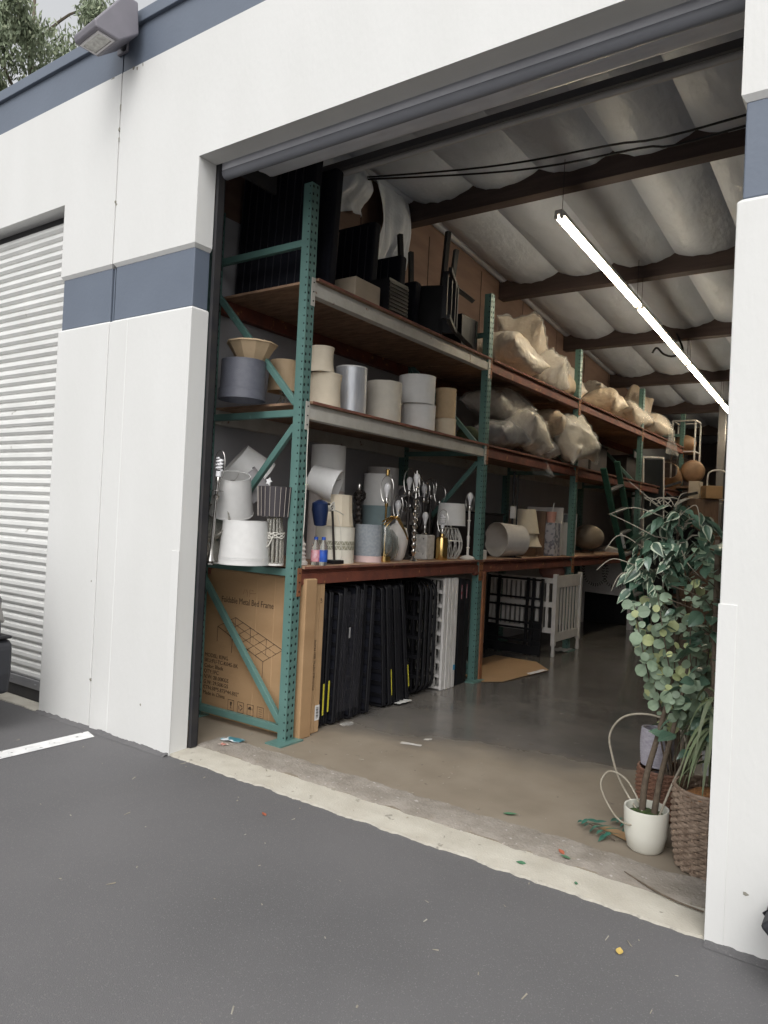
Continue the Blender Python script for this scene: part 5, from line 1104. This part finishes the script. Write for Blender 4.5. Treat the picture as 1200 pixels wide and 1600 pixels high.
stems = [[(0, .08, .25), (-.04, .0, .6), (-.07, -.12, .95), (-.09, -.14, 1.25)], [(.02, .08, .25), (.02, .0, .6), (-.0, -.16, .9), (-.02, -.18, 1.2)], [(.04, .08, .25), (.07, .02, .55), (.05, -.16, .85), (.05, -.2, 1.12)],
         [(.05, .1, .25), (.11, .02, .6), (.14, -.14, .9), (.15, -.16, 1.22)], [(.05, .1, .25), (.12, .06, .6), (.18, -.06, 1.0), (.2, -.1, 1.4)], [(-.02, .1, .25), (-.09, .06, .6), (-.1, -.06, .85), (-.11, -.1, 1.02)], [(.0, .1, .25), (.0, -.02, .5), (-.04, -.16, .76), (-.05, -.2, .90)], [(.05, .1, .25), (.1, -.02, .55), (.13, -.16, .72), (.12, -.2, .84)], [(.06, .1, .25), (.13, -.02, .5), (.17, -.14, .64), (.18, -.2, .74)], [(.03, .1, .3), (.04, -.1, .7), (.02, -.26, 1.0), (-.02, -.28, 1.24)], [(.06, .1, .3), (.12, -.08, .7), (.13, -.24, 1.0), (.14, -.26, 1.32)], [(.0, .1, .3), (-.06, -.1, .7), (-.1, -.24, 1.0), (-.13, -.26, 1.16)], [(.03, .1, .3), (.06, -.08, .56), (.07, -.24, .68), (.06, -.28, .78)], [(.08, .1, .3), (.16, -.02, .8), (.2, -.14, 1.1), (.22, -.18, 1.3)]]
cnt = 0
for si, st_ in enumerate(stems):
    sp = spline(st_, 8); MB().tube(sp, [.0055-.004*k/(len(sp)-1) for k in range(len(sp))], 6).build('stem', bark_m, EU, smooth=60)
    for k in range(24):
        t_ = .36+.64*k/23; p, d = pick(sp, t_)
        if p.z < .66 and p.x < -.03: continue
        th = k*2.4+si; off = Vector((cos(th), sin(th), .25)); 
        me = EUC[(2 if (k*7+si*3) % 5 == 0 else k % 2)]; nrm = Vector((rnd.gauss(.15, .5), rnd.gauss(-1, .5), rnd.gauss(.35, .4))).normalized()
        dd = Vector((cos(th), .2*sin(th), sin(th)+.2)); dd = (dd-nrm*dd.dot(nrm)).normalized(); xx = dd.cross(nrm)
        o = place('leaf', me, EU); o.matrix_local = Matrix.Translation(p+dd*.006) @ Matrix((xx, dd, nrm)).transposed().to_4x4() @ Matrix.Scale(rnd.uniform(.45, .95), 4); cnt += 1
# big wicker basket at the jamb with strap leaves and dark foliage
KB2 = thing('wicker_basket', 'large brown wicker basket cut off by the right jamb', 'basket', (2.985, .60, .0185)); weave(KB2, .135, .155, .36, 25, wick_m, am=.008, wob=16)
MB().lathe([(.145, .30), (.07, .345), (.001, .355)], 26).build('coir_fill', coir_m, KB2, smooth=60)
SP = thing('strap_leaf_plant', 'artificial strap-leaved plant arching out of the large wicker basket', 'plant', (2.985, .62, .0))
MB().tube(spline([(0, 0, .34), (.0, .02, .6), (-.02, .04, .9), (-.03, .05, 1.5)]), .014, 8).build('trunk', bark_m, SP, smooth=60)
def strap(p, d, L, w, drop, par):
    m = MB(); vs = []; fs = []; p = Vector(p); d = Vector(d).normalized(); x = d.cross(Vector((0, 0, 1))).normalized(); n = 10
    for k in range(n+1):
        q = k/n; c = p+d*L*q*(1-.2*q)+Vector((0, 0, -drop*q*q)); hw = w*min(1, 3*q+.35)*(1-q**3)
        for s in (-1, 0, 1): vs.append(c+x*hw*s+Vector((0, 0, .25*hw*abs(s))))
    for k in range(n):
        for j in range(2): fs.append((k*3+j, k*3+j+1, k*3+4+j, k*3+3+j))
    return m.add(vs, fs).build('leaf', strap_m, par, smooth=70)
for k in range(40):
    th = 2.4*k+2; z = rnd.uniform(.46, .80)
    strap((.0, .0, z), (cos(th)-.35, sin(th)*.7-.25, rnd.uniform(.1, .7)), rnd.uniform(.16, .27), rnd.uniform(.010, .016), rnd.uniform(.18, .36), SP)
for k in range(150):
    th = rnd.uniform(0, 2*pi); z = rnd.uniform(.52, 1.56); r_ = rnd.uniform(.02, .19)
    put_leaf(rnd.choice(DKL+DKL+[EUC[0]]), SP, (r_*cos(th)-.05, r_*sin(th)*.8+.06, z), (cos(th), sin(th)-.3, rnd.uniform(-.9, .5)), rnd.uniform(-.8, .8), rnd.uniform(.8, 1.3))
for k in range(10):
    th = k*.63; z = .8+.07*k; MB().tube(spline([(-.02, .05, z-.1), (.08*cos(th), .05+.08*sin(th), z), (.19*cos(th)-.04, .16*sin(th), z+.06)], 4), .003, 5).build('branch', bark_m, SP, smooth=60)
tag(MB().lathe([(.06, 0), (.07, .15), (.066, .15), (.056, .005)], 20, (2.90, 1.16, .262)).build('white_pot', paper_m, smooth=40), 'small white pot hidden among the stems behind the large wicker basket', 'pot')
# cut leaves and cardboard strips on the slab
def sprig(label, p, d, n, L):
    t = thing('leaf_sprig', label, 'leaf sprig', (*p, .0185), 'teal plastic leaf sprigs on the slab'); d = Vector((*d, 0)).normalized(); x = Vector((-d.y, d.x, 0))
    MB().tube([(0, 0, .008), tuple(d*L*.5+Vector((0, 0, .02))), tuple(d*L+Vector((0, 0, .008)))], .003, 5).build('stem', bark_m, t)
    me = leaf_mesh('leaf', .085, .011, oval, [teal_m], droop=.15)
    for k in range(n):
        s = 1 if k % 2 else -1; put_leaf(me, t, d*L*(k+1)/(n+1)+Vector((0, 0, .014+.01*(k % 3))), x*s+d*.5+Vector((0, 0, rnd.uniform(-.05, .35))), rnd.uniform(-.5, .5), rnd.uniform(.75, 1.15))
sprig('teal plastic fern sprig lying on the slab farthest left of the planter', (2.36, .72), (1, -.62), 16, .24)
sprig('teal plastic sprig tucked under the cardboard strip by the planter', (2.49, .86), (.8, -.5), 12, .18)
for lab, p0, p1, w in (('long brown cardboard strip on the slab left of the planter', (2.46, .70), (2.63, .62), .055), ('short reddish cardboard piece behind the planter', (2.58, .93), (2.70, .86), .06)):
    d = (Vector(p1)-Vector(p0)).normalized(); nn = Vector((-d.y, d.x))*w; 
    tag(MB().add([(*p0, .004), (*p1, .010), (*(Vector(p1)+nn), .018), (*(Vector(p0)+nn), .006), (*p0, .0), (*p1, .006), (*(Vector(p1)+nn), .014), (*(Vector(p0)+nn), .002)], [(0, 1, 2, 3), (7, 6, 5, 4), (0, 4, 5, 1), (1, 5, 6, 2), (2, 6, 7, 3), (3, 7, 4, 0)]).build('cardboard_strip', card_m, loc=(0, 0, .021)), lab, 'cardboard')
cable('dry_twig', 'thin dark dry stem lying along the worn sill towards the right jamb', [(2.70, .30, .026), (2.80, .24, .028), (2.92, .19, .026), (3.05, .17, .026)], .004, bark_m, 'twig', 5)
def flatleaf(name, lab, x, y, z, L, w, m, rz, cat='leaf', group=None, curl=.2):
    me = leaf_mesh('leaf', L, w, oval, [m], fold=curl, droop=-.12); o = place(name, me, loc=(x, y, z+.004), rot=(rnd.uniform(-.1, .1), rnd.uniform(-.15, .15), rz)); tag(o, lab, cat, group)
flatleaf('fallen_leaf', 'red-brown curled leaf on the asphalt left of centre', 1.08, -.264, .0, .042, .011, rleaf_m, 1.2)
flatleaf('fallen_leaf', 'yellow dry leaf on the asphalt near the right pillar', 2.862, -.304, .0, .038, .013, yleaf_m, .2)
flatleaf('fallen_leaf', 'green leaf on the pale apron nearest the right side', 2.323, .105, .012, .045, .013, gleaf_m, 2.0)
flatleaf('fallen_leaf', 'orange leaf on the worn sill beside green leaf scraps', 2.43, .285, .022, .042, .012, rleaf_m, 1.0)
flatleaf('fallen_leaf', 'green leaf scrap lying beside the orange leaf on the sill', 2.47, .262, .022, .05, .013, gleaf_m, 1.6)
flatleaf('fallen_leaf', 'green leaf out on the bare dusty slab', 2.0, .54, .0185, .075, .017, gleaf_m, -1.2)
flatleaf('fallen_leaf', 'tiny dark green leaf on the pale apron edge', 2.567, .068, .012, .026, .008, gleaf_m, .4)
# small pale bits nobody would count
m = MB()
for k in range(130):
    if k < 62: x, y, z = rnd.uniform(-2.0, 3.2), -abs(rnd.gauss(0, 1.3))-.03, .0025
    else: x, y, z = rnd.uniform(0, 3.05), rnd.uniform(.03, 1.0), .0225
    if -.9 < x < -.6 and y < 0: continue
    a_ = rnd.uniform(0, pi); L = rnd.choice([.004, .006, .008, .012, .020]); w = rnd.uniform(.0015, .004); d = Vector((cos(a_), sin(a_), 0)); n_ = Vector((-sin(a_), cos(a_), 0)); c = Vector((x, y, z))
    m.add([c-d*L-n_*w, c+d*L-n_*w*.6, c+d*L*.9+n_*w+Vector((0, 0, .003)), c-d*L*.8+n_*w], [(0, 1, 2, 3)])
m.build('leaf_litter', litter_m, kind='stuff')

# ------------------------------------------------------------------ dark case at the right edge
t = thing('black_case', 'black hard case tipped on its edge against the right pillar', 'case', (3.53, -.16, .235), None, (0, radians(45), 0))
MB().box(-.165, .165, -.09, .13, -.165, .165).build('case_body', carpl_m, t, bev=.012); MB().box(-.168, .168, .015, .022, -.168, .168).build('seam', black_m, t); MB().tube(spline([(-.05, 0, .165), (-.05, 0, .2), (.05, 0, .2), (.05, 0, .165)]), .008, 6).build('handle', black_m, t)

# ------------------------------------------------------------------ parked car at the left edge
CAR = thing('parked_car', 'dark purple-grey hatchback parked nose out before the closed roller door', 'car', (-2.02, -.42, 0))
# stations from rear (0) towards the front (-4.2): half width, floor, belt, roof, roof half width
ST = [(.0, .72, .42, .74, .76, .70), (-.05, .86, .30, .88, .93, .78), (-.16, .90, .24, .95, 1.12, .76), (-.42, .915, .22, .98, 1.40, .68), (-.9, .92, .20, .98, 1.49, .62), (-1.8, .92, .20, .97, 1.52, .62), (-2.5, .92, .20, .96, 1.44, .61), (-3.0, .92, .20, .96, 1.14, .68), (-3.25, .915, .20, .95, 1.01, .74), (-3.8, .89, .22, .86, .90, .70), (-4.12, .82, .26, .72, .75, .64), (-4.2, .62, .36, .62, .64, .55)]
m = MB(); vs = []; fs = []
for (y, hw, fl, bl_, rf, rw) in ST:
    half = [(0, fl), (hw*.86, fl), (hw*.98, fl+.10), (hw, fl+(bl_-fl)*.55), (hw*.985, bl_), (rw+(hw*.985-rw)*.12, rf-.05*(rf-bl_)), (rw*.8, rf), (0, rf+.015)]
    ring = [(x, y, z) for x, z in half]+[(-x, y, z) for x, z in reversed(half[1:-1])]; vs += ring
n = 14
for i in range(len(ST)-1):
    for k in range(n): fs.append((i*n+k, i*n+(k+1) % n, (i+1)*n+(k+1) % n, (i+1)*n+k))
fs += [tuple(range(n)), tuple(range(len(ST)*n-1, (len(ST)-1)*n-1, -1))]
m.add(vs, fs); body = m.build('body', carp_m, CAR, smooth=50)
MB().prism([(-.91, .26), (.91, .26), (.935, .40), (.935, .58), (.90, .62), (-.90, .62), (-.935, .58), (-.935, .40)], 'Y', -.22, .0).build('rear_bumper', carpl_m, CAR, bev=.05)
MB().box(-.935, .935, -.235, -.01, .625, .645).build('bumper_trim', black_m, CAR, bev=.01)
for s in (-1, 1):
    MB().prism([(-.035, .72), (-.30, .78), (-.30, .93), (-.09, .93)], 'X', s*.70, s*.895).build('tail_light', taill_m, CAR, bev=.02)
    MB().prism([(-.62, 1.0), (-1.72, 1.0), (-1.72, 1.42), (-.85, 1.40)], 'X', s*.77, s*.905).build('side_window', carglass_m, CAR, bev=.01)
    MB().prism([(-1.78, 1.0), (-2.95, 1.0), (-2.5, 1.36), (-1.78, 1.42)], 'X', s*.77, s*.905).build('side_window', carglass_m, CAR, bev=.01)
    MB().prism([(-2.85, 1.02), (-2.70, 1.02), (-2.68, 1.14), (-2.82, 1.15)], 'X', s*.93, s*1.06).build('wing_mirror', carp_m, CAR, bev=.03)
    MB().box(s*.62-.12, s*.62+.12, -4.17, -4.0, .60, .72).build('headlight', lens_m, CAR, bev=.03)
    for y in (-.85, -3.35):
        Mx = Matrix(((0, 0, s), (0, 1, 0), (-s, 0, 0)))
        w_ = MB().lathe([(.215, -.10), (.31, -.10), (.325, -.06), (.325, .06), (.31, .095), (.215, .10)], 30, (s*.83, y, .325), Mx, close=True).build('wheel', tyre_m, CAR, smooth=40)
        rm = MB(); rm.lathe([(.001, .085), (.06, .088), (.062, .06), (.2, .04), (.212, .092), (.20, .094)], 30, (s*.83, y, .325), Mx)
        for k in range(5): a_ = k*2*pi/5; rm.bar((s*.918, y+.05*cos(a_), .325+.05*sin(a_)), (s*.915, y+.2*cos(a_), .325+.2*sin(a_)), .045, .02, (1, 0, 0))
        rm.build('rim', dbar_m, w_, smooth=40)
MB().prism([(-.17, 1.02), (-.155, 1.06), (-.395, 1.385), (-.42, 1.36)], 'X', -.62, .62).build('rear_window', carglass_m, CAR)
MB().box(-.26, .26, .0, .012, .66, .74).build('blank_plate', dbar_m, CAR)

# ------------------------------------------------------------------ trees beyond the roof
def tree(label, base, h, cr, crz, m, seed, nl, name='eucalyptus_tree', leaf=(.055, .32)):
    r = random.Random(seed); t = thing(name, label, 'tree', base, 'trees beyond the warehouse roof')
    tp = spline([(0, 0, 0), (.3, .1, h*.3), (-.2, .3, h*.6), (.2, 0, h*.93)]); MB().tube(tp, [.38*(1-.8*k/(len(tp)-1)) for k in range(len(tp))], 9).build('trunk', trunk_m, t, smooth=60)
    cl = []
    for k in range(26):
        a_ = r.uniform(0, 2*pi); q = r.uniform(.35, .98); p, _ = pick(tp, q); L = cr*r.uniform(.45, 1.0)*(1.15-.5*abs(q-.6))
        e_ = p+Vector((cos(a_)*L, sin(a_)*L, r.uniform(-.05, .25)*L)); lm = spline([p, p.lerp(e_, .5)+Vector((0, 0, .12*L)), e_], 4)
        MB().tube(lm, [.10-.075*i/(len(lm)-1) for i in range(len(lm))], 5).build('limb', trunk_m, t, smooth=60)
        for j in range(5): q2, _ = pick(lm, .35+.16*j); cl.append((q2+Vector((r.gauss(0, .4), r.gauss(0, .4), r.gauss(0, .4))), r.uniform(.55, 1.25)))
    vs = []; fs = []
    for k in range(nl):
        c, s = r.choice(cl); d = Vector((r.gauss(0, 1), r.gauss(0, 1), r.gauss(0, .8))); d = d.normalized()*s*r.random()**.5
        p = c+d-Vector((0, 0, s*r.random()*.9)); L = leaf[1]*r.uniform(.6, 1.3); w = leaf[0]*r.uniform(.6, 1.2)
        u = Vector((r.gauss(0, .55), r.gauss(0, .55), -1)).normalized(); x = u.cross(Vector((r.gauss(0, 1), r.gauss(0, 1), .1))).normalized()
        o = len(vs); vs += [p, p+u*L*.5+x*w, p+u*L, p+u*L*.5-x*w]; fs.append((o, o+1, o+2, o+3))
    f = MB(); f.v = [tuple(v) for v in vs]; f.f = fs; f.m = [0 if k % 5 else 1 for k in range(len(fs))]
    o = f.build('crown', [m, treeleaf2_m if m is treeleaf_m else treeleaf_m], t); o['kind'] = 'stuff'
tree('tall drooping grey-green tree at the top left beyond the roof', (-33.6, 16.5, 0), 29.5, 7.0, 9, treeleaf_m, 3, 60000)
tree('paler loose tree behind the floodlight beyond the roof', (-27.5, 26.5, 0), 31.0, 5.2, 8, treeleaf2_m, 5, 30000)
tree('second grey-green tree left of the drooping tree, outside the roof edge', (-42, 9, 0), 27, 6.5, 8, treeleaf_m, 8, 24000)
